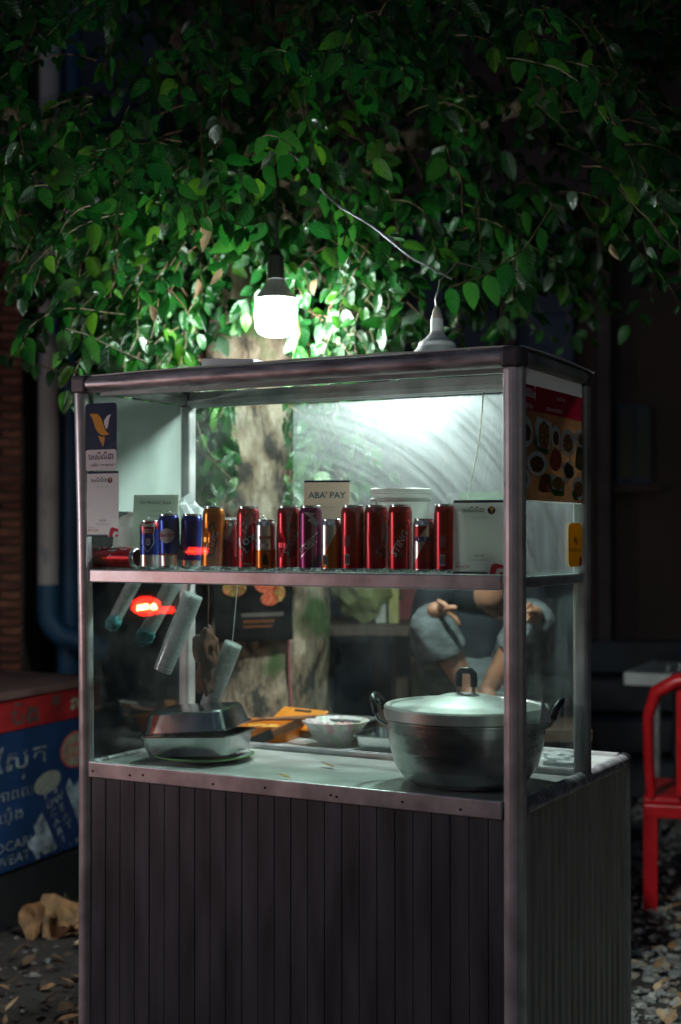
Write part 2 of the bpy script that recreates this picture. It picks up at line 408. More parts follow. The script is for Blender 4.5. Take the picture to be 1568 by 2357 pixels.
# lower cabinet: vertical planks between posts and rails
npl = 25
pw = (W - .06) / npl
for i in range(npl):
    x = .03 + i * pw
    part(MB().box((x + .0005, .006 + .0008 * (i % 3 == 1), .10), (x + pw - .0005, .016, ZC - .034), plank_m, .0018, seg=2), 'plank')
part(MB().box((.012, .0165, .10), (W - .012, .022, ZC - .04), black_pl), 'front_backing')
nps = 17
ps = (D - .06) / nps
for i in range(nps):
    y = .035 + i * ps
    k = MB()
    yy = [y + .001, y + ps * .30, y + ps * .40, y + ps * .80, y + ps * .9, y + ps - .001]
    xx = [W - .010, W - .010, W - .004, W - .004, W - .010, W - .010]
    vs = []; 
    for z in (.10, ZC - .03):
        for a, b in zip(xx, yy): vs.append((a, b, z))
    k.add(vs, [[j, j + 1, 7 + j, 6 + j] for j in range(5)], side_m)
    vs2 = [(W - .0105, y, .10), (W - .0105, y + ps, .10), (W - .0105, y + ps, ZC - .03), (W - .0105, y, ZC - .03)]
    part(k, 'rib_panel')
part(MB().box((W - .022, .03, .10), (W - .011, D - .02, ZC - .03), black_pl), 'side_backing')
part(MB().box((.004, .03, .10), (.012, D - .02, ZC - .03), side_m), 'side_panel')
part(MB().box((.02, D - .014, .10), (W - .02, D - .004, ZC - .03), side_m), 'back_panel')
part(MB().box((.01, .02, .09), (W - .01, D - .01, .10), dark_metal), 'floor_panel')
# posts
def post(x, y, z0, z1, w, m=alu, r=.016, name='post'):
    return part(MB().box((x - w / 2, y - w / 2, z0), (x + w / 2, y + w / 2, z1), m, r, seg=4), name)
p_fr = post(W - .018, .018, .03, ZT - .03, .046, alu, .019)
p_fl = part(MB().tube([(.010, .012, .03), (.009, .012, .85), (.006, .012, 1.15), (.000, .012, 1.45), (-.008, .012, 1.70), (-.012, .012, ZT - .03)], .0185, alu, 16), 'post')
p_br = post(W - .016, DC - .012, ZC - .004, ZT - .03, .036, alu_dark, .008)
p_bl = post(.016, DC - .012, ZC - .004, ZT - .03, .036, alu_dark, .008)
c_br = post(W - .014, D - .016, .03, ZC - .012, .032, alu_dark, .014)
c_bl = post(.014, D - .016, .03, ZC - .012, .032, alu_dark, .014)
for cxx, cyy in ((.06, .06), (W - .06, .06), (.06, D - .06), (W - .06, D - .06)):
    c = part(MB().tube([(cxx - .012, cyy, .032), (cxx + .012, cyy, .032)], .032, black_pl, 18), 'caster')
    MB().box((cxx - .018, cyy - .02, .05), (cxx + .018, cyy + .02, .089), alu_dark, .003).build('fork', c)
# counter
ct = part(MB().box((.004, .004, ZC - .012), (W - .004, D - .004, ZC - .004), steel_top, .001), 'countertop')
fr = part(MB().box((.026, -.002, ZC - .036), (W - .041, .012, ZC + .003), alu, .003), 'counter_rail')
hole = mat('screw hole', (.01, .01, .01), .8, 0, .05, 10)
for x in (.04, .155, .195, .40, .545, .72, .735, .90, 1.04):
    MB().lathe([(.0028, 0), (.0028, .0012), (.0, .0014)], hole, 8, Matrix.Translation((x, -.002, ZC - .018 + rnd.uniform(-.004, .004))) @ Matrix.Rotation(R(90), 4, 'X')).build('screw', fr)
sr = MB(); sr.tube([(W - .012, .04, ZC - .012), (W - .012, D - .02, ZC - .012)], .019, alu_old, 16); part(sr, 'counter_rail')
sr = MB(); sr.tube([(.012, .03, ZC - .012), (.012, D - .02, ZC - .012)], .016, alu_old, 14); part(sr, 'counter_rail')
part(MB().box((.03, D - .016, ZC - .036), (W - .03, D - .001, ZC + .006), alu, .003), 'counter_rail')
part(MB().lathe([(0, -.0215), (.018, -.0212), (.0212, -.015), (.0212, .004), (.017, .012), (0, .014)], black_pl, 18, Matrix.Translation((W - .012, D - .018, ZC - .012)) @ Matrix.Rotation(R(-90), 4, 'X')), 'corner_cap')
# sliding-door track at the back of the case
tk = MB(); 
for y in (DC - .034, DC - .016): tk.box((.034, y, ZC - .003), (W - .034, y + .006, ZC + .010), alu, .001)
tk.box((.034, DC - .036, ZC - .004), (W - .034, DC - .004, ZC + .001), alu_dark)
part(tk, 'door_track')
# shelf
part(MB().box((.027, -.001, ZS - .034), (W - .042, .012, ZS - .002), alu, .003), 'shelf_rail')
part(MB().box((W - .034, .036, ZS - .030), (W - .012, DC - .03, ZS - .006), alu, .003), 'shelf_rail')
part(MB().box((.010, .032, ZS - .030), (.030, DC - .03, ZS - .006), alu, .003), 'shelf_rail')
part(MB().box((.034, DC - .030, ZS - .030), (W - .034, DC - .014, ZS - .006), alu, .003), 'shelf_rail')
pane_clear = glass('pane clear', dirt=.004, dmax=.045, scale=5)
pane_shelf = glass('pane shelf', tint=(.85, .93, .9), dirt=.05, dmax=.25, scale=8)
pane_back = glass('pane back', dirt=.012, dmax=.20, scale=3.4, lo=.30, hi=.86, wipe=True)
pane_side = glass('pane side', dirt=.012, dmax=.11, scale=9, stretch=(1, 1, .25), lo=.5, hi=.8)
part(MB().box((.012, .013, ZS - .0055), (W - .012, DC - .012, ZS - .0005), pane_shelf), 'shelf_pane')
# top frame
tr = part(MB().tube([(-.012, .012, ZT - .022), (W - .012, .012, ZT - .022)], .0215, alu_old, 18), 'top_rail')
part(MB().tube([(W - .014, .03, ZT - .022), (W - .014, DC - .01, ZT - .026)], .019, alu_dark, 16), 'top_rail')
part(MB().tube([(.012, .03, ZT - .022), (.012, DC - .01, ZT - .026)], .017, alu_dark, 16), 'top_rail')
part(MB().box((.034, DC - .030, ZT - .050), (W - .034, DC - .004, ZT - .008), alu_dark, .003), 'top_rail')
part(MB().box((.034, .030, ZT - .052), (W - .042, .042, ZT - .030), alu_dark, .002), 'inner_rail')
part(MB().box((.034, DC - .042, ZT - .046), (W - .034, DC - .0305, ZT - .030), alu_dark, .002), 'inner_rail')
for x in (W - .018, -.004):
    part(MB().box((x - .026, -.012, ZT - .046), (x + .026, .042, ZT + .001), mat('cap grey', (.10, .09, .10), .5, .2, .2, 20), .012, seg=3), 'corner_cap')
for x in (W - .016, .016):
    part(MB().box((x - .021, DC - .034, ZT - .052), (x + .021, DC + .008, ZT - .002), mat('cap grey', (.1, .09, .1)), .012, seg=3), 'corner_cap')
# roof sheet, slightly buckled, with a bent flap at the back right
rv = []; rf = []
nu, nv_ = 24, 8
for j in range(nv_ + 1):
    for i in range(nu + 1):
        x = -.012 + (W + .02) * i / nu; y = .004 + (DC + .01) * j / nv_
        z = ZT - .0 + .004 * noise.noise(Vector((x * 5, y * 6, 1))) + .006 * math.sin(math.pi * i / nu)
        if i == nu and j > 4: z -= .010 * (j - 4) / 4
        rv.append((x, y, z))
rv2 = [(a, b, c - .003) for a, b, c in rv]
k = MB(); q = [[j * (nu + 1) + i, j * (nu + 1) + i + 1, (j + 1) * (nu + 1) + i + 1, (j + 1) * (nu + 1) + i] for j in range(nv_) for i in range(nu)]
k.add(rv, q, white_paint, True); k.add(rv2, [f[::-1] for f in q], white_paint, True)
edge = [i for i in range(nu + 1)] + [j * (nu + 1) + nu for j in range(1, nv_ + 1)] + [nv_ * (nu + 1) + i for i in range(nu - 1, -1, -1)] + [j * (nu + 1) for j in range(nv_ - 1, 0, -1)]
for a, b in zip(edge, edge[1:] + edge[:1]): k.add([rv[a], rv[b], rv2[b], rv2[a]], [[3, 2, 1, 0]], white_paint)
part(k, 'roof_sheet')
# panes
def pane(x0, x1, y0, y1, z0, z1, m): return part(MB().box((x0, y0, z0), (x1, y1, z1), m), 'glass_pane')
pane(.010, W - .043, .004, .0075, ZS + .000, ZT - .046, pane_clear)
pane(.030, W - .043, .004, .0075, ZC + .002, ZS - .036, pane_clear)
pane(W - .0135, W - .010, .040, DC - .032, ZC + .004, ZT - .040, pane_side)
pane(.010, .0135, .034, DC - .032, ZC + .004, ZT - .040, pane_clear)
pane(.36, W - .034, DC - .0155, DC - .0120, ZS - .004, ZT - .049, pane_back)
pane(.034, .38, DC - .0275, DC - .0240, ZS - .004, ZT - .049, pane_clear)
pane(.40, W - .034, DC - .0155, DC - .0120, ZC + .008, ZS - .034, pane_clear)
# white backing of the left poster, on the outside of the left pane
lp = MB().box((.006, .036, 1.480), (.0092, DC - .034, ZT - .045), white_paint); lo_ = part(lp, 'side_poster')

# ------------------------------------------------------------------ prints on the cart's panes
KH_NAME = 'អេស៊ីលីដា'
def kh(s):  # leading vowel signs are drawn before their letter
    out = []
    for c in s:
        if c in 'េែៃ' and out: out.insert(len(out) - 1, c)
        else: out.append(c)
    return ''.join(out)
BIRD_A = [(190, 355), (260, 345), (340, 355), (375, 385), (400, 420), (435, 500), (470, 580), (505, 618), (540, 635), (530, 655), (460, 665), (390, 650), (330, 600), (290, 540), (265, 470), (235, 400)]
BIRD_B = [(575, 370), (540, 372), (505, 392), (470, 430), (450, 460), (455, 510), (490, 575), (518, 545), (532, 490), (545, 425)]
BIRD_C = [(350, 660), (400, 678), (462, 685), (462, 730), (450, 780), (432, 830), (410, 780), (370, 720)]
def bird(mb, fn, cx, cz, s, white=None, orange=None):
    for poly, m in ((BIRD_A, orange or ink_orange), (BIRD_B, white or ink_white), (BIRD_C, orange or ink_orange)):
        mb.flat([(cx + (x - 383) * s, cz - (y - 590) * s) for x, y in poly], m, fn)
def pay_card(mb, fn, w, h):
    """print of the white payment card: bars, crest, lines, red corner mark (the code square is left blank)"""
    mb.flat([(-w / 2, h / 2 - .006), (w / 2, h / 2 - .006), (w / 2, h / 2), (-w / 2, h / 2)][::-1], ink_navy, fn)
    mb.flat([(-w / 2, -h / 2), (w / 2 * .35, -h / 2), (w / 2 * .35, -h / 2 + .004), (-w / 2, -h / 2 + .004)][::-1], ink_navy, fn)
    mb.text(kh(KH_NAME), h * .085, -w * .12, h * .335, ink_dark, fn, bold=.01)
    n = 18; cx, cz, r = w * .235, h * .36, w * .075
    mb.flat([(cx + r * math.cos(2 * math.pi * i / n), cz + r * math.sin(2 * math.pi * i / n)) for i in range(n)], ink_navy, fn)
    fn2 = lambda x, z: fn(x, z) + (fn(x, z) - fn(x, z)) + OFF[0]
    OFF[0] = (fn.normal * .0003)
    bird(mb, fn2, cx, cz, r / 300)
    mb.text('Scan. Pay. Done.', h * .035, 0, h * .25, ink_grey, fn)
    mb.text('Soy Sai', h * .05, 0, -h * .265, ink_dark, fn)
    mb.text('Receipt & Supplies', h * .035, 0, -h * .32, ink_grey, fn)
    mb.text('Member of', h * .03, -w * .45, -h * .365, ink_grey, fn, 'LEFT')
    mb.text('KHQR', h * .065, -w * .45, -h * .425, ink_red, fn, 'LEFT', sx=1.1)
    mb.flat([(-w * .45, -h * .468), (w * .12, -h * .468), (w * .12, -h * .46), (-w * .45, -h * .46)][::-1], ink_grey, fn)
    # red corner mark: a rounded bracket
    a = [(w * .20, -h * .5), (w * .235, -h * .40), (w * .26, -h * .37), (w * .31, -h * .355), (w * .5, -h * .385), (w * .5, -h * .43), (w * .40, -h * .42), (w * .345, -h * .435), (w * .315, -h * .5)]
    mb.flat(a, ink_red, fn)
    mb.flat([(w * .41, -h * .47), (w * .5, -h * .48), (w * .5, -h * .5), (w * .40, -h * .5)], ink_red, fn)
OFF = [Vector((0, 0, 0))]
class Plane:
    """maps (x, z) on a sheet to 3D; normal points to the reader"""
    def __init__(s, o, u, w, off=.0006):
        s.o, s.u, s.w = Vector(o), Vector(u).normalized(), Vector(w).normalized()
        s.normal = s.u.cross(s.w).normalized(); s.off = off
    def __call__(s, x, z): return s.o + s.u * x + s.w * z + s.normal * s.off

# stickers on the front pane, top left
def stickers():
    s = .1235 / 1070.0 * 1.30        # picture of the sticker -> metres
    ox, oz = .010, 1.748
    w, h = .098, .168
    pl = Plane((ox + w / 2, .0036, oz - h / 2), (1, 0, 0), (0, 0, 1))
    k = MB()
    k.prism([(x + ox + w / 2, z + oz - h / 2) for x, z in rrect(-w / 2, w / 2, -h / 2, h / 2, .009)], .0006, ink_navy, Matrix.Translation((0, .0030, 0)))
    o = part(k, 'sticker'); o['label'] = 'navy sticker with an orange and white bird emblem'
    p = MB()
    q = Plane((ox + w / 2, .0029, oz - h / 2), (1, 0, 0), (0, 0, 1), .0)
    p.flat(rrect(-w / 2, w / 2, -h / 2, -h / 2 + .052, .008), ink_white, q)
    q2 = Plane(q.o, (1, 0, 0), (0, 0, 1), .0004)
    sc = .098 / 560
    bird(p, q2, -.002, .012 + .004, sc)
    p.text(kh(KH_NAME), .0215, 0, -.0565, ink_navy, q2, bold=.012)
    p.text('បម្រើទីនេះ'.replace('្', ''), .0085, -.020, -.0735, ink_dark, q2, sx=.9)
    p.text('AVAILABLE HERE', .0065, .021, -.0728, ink_dark, q2, sx=.85)
    p.build('print', o)
    # the white card under it
    w2, h2 = .098, .163
    ox2, oz2 = .017, 1.578
    k = MB().box((ox2, .0018, oz2 - h2), (ox2 + w2, .0034, oz2), paper); o = part(k, 'sticker'); o['label'] = 'white payment card taped to the front pane'
    p = MB(); pay_card(p, Plane((ox2 + w2 / 2, .0017, oz2 - h2 / 2), (1, 0, 0), (0, 0, 1), .0002), w2, h2); p.build('print', o)
    # edge trim of the pane
    part(MB().box((.0165, -.0005, ZS + .002), (.0185, .0015, 1.41), white_pl), 'pane_edging')
stickers()

# food poster on the outside of the right pane
def food_mat(name, cols, scale=260, seed=0):
    if name in MATS: return MATS[name]
    m = bpy.data.materials.new(name); n, l, b = nodes_of(m)
    tc = n.new('ShaderNodeTexCoord'); vo = n.new('ShaderNodeTexVoronoi'); vo.inputs['Scale'].default_value = scale
    mp = n.new('ShaderNodeMapping'); mp.inputs['Location'].default_value = (seed, seed * .7, seed * .3)
    l.new(tc.outputs['Object'], mp.inputs[0]); l.new(mp.outputs[0], vo.inputs['Vector'])
    sp = n.new('ShaderNodeSeparateColor'); l.new(vo.outputs['Color'], sp.inputs[0])
    cr = n.new('ShaderNodeValToRGB'); cr.color_ramp.interpolation = 'CONSTANT'
    while len(cr.color_ramp.elements) < len(cols): cr.color_ramp.elements.new(.5)
    for i, c in enumerate(cols): cr.color_ramp.elements[i].position = i / len(cols); cr.color_ramp.elements[i].color = (*c, 1)
    l.new(sp.outputs[0], cr.inputs[0]); l.new(cr.outputs[0], b.inputs['Base Color']); b.inputs['Roughness'].default_value = .4
    tr = n.new('ShaderNodeBsdfTranslucent'); l.new(cr.outputs[0], tr.inputs[0])
    mx = n.new('ShaderNodeMixShader'); mx.inputs[0].default_value = .3
    l.new(b.outputs[0], mx.inputs[1]); l.new(tr.outputs[0], mx.inputs[2]); l.new(mx.outputs[0], n['Material Output'].inputs[0])
    MATS[name] = m; return m
f_brown = food_mat('food brown', [(.12, .04, .02), (.22, .08, .03), (.08, .03, .015), (.3, .12, .05), (.06, .08, .02)])
f_red = food_mat('food red', [(.4, .04, .02), (.5, .1, .03), (.55, .2, .1), (.3, .03, .02)], seed=3)
f_mix = food_mat('food mixed', [(.35, .2, .05), (.1, .15, .02), (.5, .06, .03), (.45, .3, .12), (.08, .1, .02)], seed=5)
f_green = food_mat('food green', [(.02, .14, .02), (.03, .2, .03), (.02, .09, .02)], seed=8)
f_dark = food_mat('food dark', [(.08, .05, .02), (.12, .07, .03), (.05, .05, .02)], seed=11)
def side_poster():
    v0, v1, zt, zb = .034, DC - .020, 1.780, 1.492
    ztop = 1.745
    k = MB().box((W - .0098, v0, zb), (W - .0086, v1, ztop + .036), paper); o = part(k, 'poster'); o['label'] = 'food poster with plates of dishes under a red banner'
    P = lambda zx, zy: ((zx - 310) / 830 * (v1 - v0 - .004) + .002, ztop - (zy - 560) / 1560 * (ztop - zb - .002))
    layers = [Plane((W - .0086, v0, 0), (0, 1, 0), (0, 0, 1), .0003 * (i + 1)) for i in range(5)]
    L = lambda i: (lambda x, z: layers[i].o + Vector((0, x, 0)) + Vector((layers[i].off, 0, z)))
    p = MB()
    def rect(x0, y0, x1, y1, m, i): p.flat([P(x0, y1), P(x1, y1), P(x1, y0), P(x0, y0)], m, L(i))
    def ell(cx, cy_, rx, ry, m, i, n=22, wob=0.0, rot=0.0):
        r = random.Random(int(cx * 7 + cy_)); pts = []
        for j in range(n):
            a = 2 * math.pi * j / n; q = 1 + wob * (r.random() - .5)
            x_, y_ = rx * q * math.cos(a), ry * q * math.sin(a)
            x2, y2 = x_ * math.cos(rot) - y_ * math.sin(rot), x_ * math.sin(rot) + y_ * math.cos(rot)
            pts.append(P(min(1138, max(312, cx + x2)), cy_ - y2))
        p.flat(pts, m, L(i))
    def quad(cs, m, i): p.flat([P(*c) for c in cs], m, L(i))
    tabl = mat('poster table', (.40, .19, .08), .45, 0, .2, 12, trans=.3)
    banner = mat('poster banner', (.33, .005, .03), .45, 0, .04, 12, trans=.3)
    plate = mat('poster plate', (.62, .72, .74), .4, 0, .05, 12, trans=.3)
    rect(310, 910, 1140, 2118, tabl, 0); rect(310, 560, 1140, 910, banner, 0)
    fn = L(1)
    def tx(s_, zx, zy, hh, sx=1.0, bold=.01): a, b = P(zx, zy); p.text(s_, hh, a, b, ink_white, fn, 'LEFT', sx=sx, bold=bold)
    tx('ក់នាយអុី', 345, 725, .030, .72, .015); tx('6 297 99 46', 338, 885, .0165, .62, .012)
    tx('បោយត្រី ត្រី ស្រុក'.replace('្', ''), 760, 690, .0125, .62); tx('ហាងលក់ បាយសម្ល នឹងភេសជ្ជ គ្រប់មុខ'.replace('្', ''), 620, 860, .0125, .52)
    ell(345, 1200, 100, 215, plate, 1); ell(350, 1220, 70, 120, f_brown, 2, wob=.2)
    quad([(450, 1330), (520, 1440), (640, 1480), (650, 1330), (520, 1180)], f_green, 1)
    quad([(500, 960), (690, 1020), (660, 1400), (500, 1380), (470, 1100)], plate, 1); ell(590, 1200, 70, 190, f_mix, 2, wob=.25); ell(585, 1350, 45, 50, f_red, 3)
    ell(740, 1200, 62, 155, plate, 2); ell(742, 1220, 42, 105, f_brown, 3, wob=.2)
    ell(915, 1260, 108, 198, plate, 1); ell(912, 1270, 70, 130, f_mix, 2, wob=.2); ell(905, 1250, 20, 30, f_red, 3)
    ell(1095, 1170, 95, 125, plate, 1); ell(1105, 1180, 50, 85, f_mix, 2, wob=.2)
    ell(738, 1530, 90, 168, mat('poster pot', (.3, .25, .2), .4, trans=.3), 3); ell(738, 1532, 78, 150, f_red, 4, wob=.08)
    ell(497, 1612, 128, 168, plate, 2); ell(497, 1620, 88, 115, f_brown, 3, wob=.2)
    quad([(940, 1480), (1020, 1690), (885, 1860), (820, 1600)], plate, 1); ell(922, 1665, 62, 120, f_dark, 2, wob=.3, rot=.15)
    quad([(1040, 1290), (1138, 1290), (1138, 1560), (1080, 1650), (1015, 1590)], f_green, 1); ell(1085, 1500, 45, 100, f_mix, 2, wob=.3); ell(1078, 1355, 28, 45, f_dark, 3)
    ell(335, 1840, 75, 150, plate, 1); ell(325, 1840, 45, 100, f_dark, 2)
    quad([(500, 1950), (560, 1750), (660, 1740), (660, 1960), (560, 2010)], f_brown, 1); ell(628, 1940, 32, 60, f_red, 4)
    quad([(670, 1730), (850, 1770), (860, 2030), (720, 2040), (660, 1930)], f_green, 1); quad([(675, 1740), (850, 1770), (830, 1960), (690, 1940)], plate, 2); ell(765, 1850, 72, 95, f_mix, 3, wob=.3)
    ell(1062, 1900, 100, 170, plate, 1); ell(1065, 1910, 65, 120, f_mix, 2, wob=.3); quad([(960, 1990), (1000, 1930), (1060, 2080), (1000, 2085)], f_green, 3)
    p.build('print', o)
    # yellow round-cornered sticker near the back post
    sy0, sy1, sz0, sz1 = .325, .418, 1.345, 1.447
    o2 = part(MB().prism([(y, z) for y, z in rrect(sy0, sy1, sz0, sz1, .016)], .0008, ink_yellow, Matrix.Translation((W - .0088, 0, 0)) @ Matrix.Rotation(R(90), 4, 'Z')), 'sticker')
    o2['label'] = 'yellow sticker with a black star letter emblem'
    p = MB(); fn = lambda x, z: Vector((W - .0085, x, z))
    c = ((sy0 + sy1) / 2, 1.407)
    for a in (90, 30, 150):
        d = Vector((math.cos(R(a)), math.sin(R(a)))); e = Vector((-d.y, d.x)) * .0014; h = .0115
        p.flat([(c[0] - .004 + d.x * h * s1 + e.x * s2, c[1] + d.y * h * s1 + e.y * s2) for s1, s2 in ((-1, -1), (1, -1), (1, 1), (-1, 1))], ink_dark, fn)
    p.text('b', .026, c[0] + .011, c[1] - .011, ink_dark, fn, bold=.005)
    p.text('KB PRASAC Bank', .0125, c[0], c[1] - .027, ink_dark, fn, sx=.95)
    p.flat([(sy1 - .022, sz0 + .002), (sy1 - .018, sz0 + .024), (sy1 - .003, sz0 + .022), (sy1 - .003, sz0 + .002)], ink_red, fn)
    p.build('print', o2)
    o3 = part(MB().prism([(.14, 1.005), (.155, 1.062), (.215, 1.000)][::1], .0006, ink_white, Matrix.Translation((W - .0090, 0, 0)) @ Matrix.Rotation(R(90), 4, 'Z')), 'paper_scrap')
side_poster()

# ------------------------------------------------------------------ drinks on the shelf
def can(name, label, cat, h, r, bands, print_fn=None, dent=0.0, seed=0, tab=True, taper=0.0):
    """bands: (fraction up to, material) up the wall"""
    t = thing(name, label, cat, group=None)
    n = 40; rr = random.Random(seed)
    prof = [(r * .78, 0), (r * .86, h * .006), (r * .97, h * .035), (r, h * .06)]
    mats = [can_silver] * 3
    zs = [h * .06]
    for fr_, m in bands:
        z1 = h * (.06 + fr_ * .82); k = max(1, int((z1 - zs[-1]) / h * 14))
        for i in range(1, k + 1):
            z = zs[-1] + (z1 - zs[-1]) * i / k
            prof.append((r * (1 - taper * (z / h)), z)); mats.append(m)
        zs.append(z1)
    top = bands[-1][1]
    rt = r * (1 - taper)
    prof += [(rt * .94, h * .93), (rt * .86, h * .965)]; mats += [top, top]
    prof += [(rt * .86, h * .975), (rt * .89, h * .985), (rt * .89, h * .995), (rt * .86, h), (rt * .83, h * .985)]; mats += [can_silver] * 5
    da, dz = rr.uniform(3.6, 5.4), rr.uniform(.35, .6)
    def fn(p, a):
        if dent:
            w = math.exp(-((a - da) / .45) ** 2 - ((p.z / h - dz) / .12) ** 2)
            q = 1 - dent * w
            p = Vector((p.x * q, p.y * q, p.z))
        return p
    MB().lathe(prof, None, n, mats=mats, fn=fn).build('can_body', t)
    lid = MB().lathe([(rt * .83, h * .985), (rt * .80, h * .968), (0, h * .968)], can_silver, n).build('lid', t)
    if tab:
        k = MB(); ang = rr.uniform(0, 6.28); Mx = Matrix.Translation((0, 0, h * .974)) @ Matrix.Rotation(ang, 4, 'Z') @ Matrix.Rotation(R(-rr.choice([4, 8, 55, 70])), 4, 'Y')
        pts = [(.004 + .0085 * math.cos(a), .006 * math.sin(a), .001) for a in [2 * math.pi * i / 14 for i in range(15)]]
        k.tube(pts, .0012, can_silver, 6, cap=False, M=Mx); k.build('pull_tab', lid)
    if print_fn:
        p = MB()
        def wrap(x, z, off=.0004):   # x metres round the wall from the front, z up
            a = -math.pi / 2 + x / r; q = r * (1 - taper * (z / h)) + off
            v = Vector((q * math.cos(a), q * math.sin(a), z))
            if dent: w = fn(Vector((v.x, v.y, v.z)), a % (2 * math.pi)); v = w
            return v
        print_fn(p, wrap, h, r); p.build('print', t)
    return t
def curved(p, x0, x1, z0, z1, m, fn, n=8, off=.0003):
    for i in range(n):
        a, b = x0 + (x1 - x0) * i / n, x0 + (x1 - x0) * (i + 1) / n
        p.add([fn(a, z0, off), fn(b, z0, off), fn(b, z1, off), fn(a, z1, off)], [[0, 1, 2, 3]], m)
def polyc(p, pts, m, fn, off=.0004):
    """a printed patch, cut into narrow strips so that it follows the round wall"""
    bm = bmesh.new(); bm.faces.new([bm.verts.new((x, 0, z)) for x, z in pts])
    x0, x1 = min(q[0] for q in pts), max(q[0] for q in pts)
    k = math.floor(x0 / .004) + 1
    while k * .004 < x1 - 1e-5:
        bmesh.ops.bisect_plane(bm, geom=bm.verts[:] + bm.edges[:] + bm.faces[:], plane_co=(k * .004, 0, 0), plane_no=(1, 0, 0)); k += 1
    bm.verts.index_update()
    p.add([fn(v.co.x, v.co.z, off) for v in bm.verts], [[v.index for v in f.verts] for f in bm.faces], m); bm.free()
def flame(p, fn, cx, cz, s, m, seed=0, off=.0005):
    r = random.Random(seed)
    for k in range(7):
        a = r.uniform(-1.2, 1.2); x = cx + r.uniform(-.5, .5) * s; z = cz + r.uniform(-.8, .8) * s
        L = s * r.uniform(.35, .7)
        polyc(p, [(x, z), (x + .12 * L, z + .35 * L), (x + math.sin(a) * L * .5, z + L), (x - .08 * L, z + .4 * L)], m, fn, off)
can_print = mat('can print', (.62, .60, .60), .35, .2, .1, 60)
def pr_sting(m1, m2, x=0.0):
    def f(p, fn, h, r):
        c = lambda a, b: fn(a, b, .0007)
        # dark ring emblem behind slanted lettering
        pts = []
        for i in range(22): a = 2 * math.pi * i / 22; pts.append((x + .016 * math.cos(a) * .8, h * .47 + .040 * math.sin(a)))
        for i in range(22):
            a, b = pts[i], pts[(i + 1) % 22]; q = lambda u: (x + (u[0] - x) * .78, h * .47 + (u[1] - h * .47) * .86)
            p.add([fn(*a, .0004), fn(*b, .0004), fn(*q(b), .0004), fn(*q(a), .0004)], [[0, 1, 2, 3]], m1)
        p.text('STING', .022, x + .004, h * .40, m2, c, rot=R(62), bold=.02, shear=.2)
        flame(p, fn, x - .002, h * .70, .02, m1, 3); flame(p, fn, x, h * .25, .018, m1, 5)
    return f
def pr_vox(p, fn, h, r):
    c = lambda a, b: fn(a, b, .0008)
    flame(p, fn, .002, h * .80, .024, ink_orange, 2); flame(p, fn, -.004, h * .2, .022, ink_white, 4); flame(p, fn, -.006, h * .66, .02, ink_white, 9)
    p.text('Vox', .034, .001, h * .40, can_black, lambda a, b: fn(a, b, .0006), rot=R(28), bold=.05)
    p.text('Vox', .034, .001, h * .40, can_print, c, rot=R(28), bold=.012)
    polyc(p, [(-.012, h * .46), (.016, h * .56), (.004, h * .26)], can_black, fn)
    p.text('Winner', .008, .004, h * .09, ink_white, c)
def pr_shield(p, fn, h, r):
    c = lambda a, b: fn(a, b, .0009)
    sh = [(-.017, .030), (-.013, .036), (0, .033), (.013, .036), (.017, .030), (.013, .012), (.015, -.010), (0, -.032), (-.015, -.010), (-.013, .012)]
    polyc(p, [(x * 1.12, h * .62 + z * 1.08) for x, z in sh], ink_white, fn, .0004)
    polyc(p, [(x, h * .62 + z) for x, z in sh if z < .02 and True] , can_blue, fn, .0006)
    polyc(p, [(-.016, h * .62 + .029), (0, h * .62 + .031), (.016, h * .62 + .029), (.013, h * .62 + .012), (-.013, h * .62 + .012)], can_red, fn, .0006)
    p.text('851', .013, 0, h * .62 + .0145, ink_white, c, bold=.02); p.text('8', .024, .001, h * .62 - .016, ink_white, c, bold=.02)
def pr_bac(p, fn, h, r):
    c = lambda a, b: fn(a, b, .0009); n = 28
    pts = [((.0185 + (.0018 if i % 2 else 0)) * math.cos(2 * math.pi * i / n), h * .60 + (.017 + (.0018 if i % 2 else 0)) * math.sin(2 * math.pi * i / n)) for i in range(n)]
    polyc(p, pts, ink_white, fn, .0005); p.text('Bacchus', .0125, 0, h * .585, ink_red, c, bold=.015)
    curved(p, -.03, .03, h * .245, h * .275, ink_red, fn); p.text('ENERGY DRINK', .0055, 0, h * .25, ink_white, c)
def pr_blue(p, fn, h, r):
    c = lambda a, b: fn(a, b, .0008)
    p.text('ENERGY', .011, -.002, h * .55, ink_white, c, rot=R(90)); curved(p, -.03, .03, h * .30, h * .33, can_silver, fn)
def pr_sport(p, fn, h, r):
    c = lambda a, b: fn(a, b, .0010)
    polyc(p, [(-.014, h * .90), (.004, h * .80), (-.004, h * .78), (.020, h * .66), (.024, h * .74), (.008, h * .84), (.012, h * .88)], ink_white, fn)
    polyc(p, [(-.026, h * .18), (.024, h * .48), (.024, h * .62), (-.026, h * .34)], can_silver, fn, .0004)
    polyc(p, [(-.0255, h * .20), (.0235, h * .49), (.0235, h * .60), (-.0255, h * .33)], can_purple, fn, .0006)
    p.text('SPORT', .0175, -.001, h * .36, ink_white, c, rot=R(35), bold=.015); polyc(p, [(.0, h * .07), (.024, h * .07), (.024, h * .30)], can_black, fn, .0005)
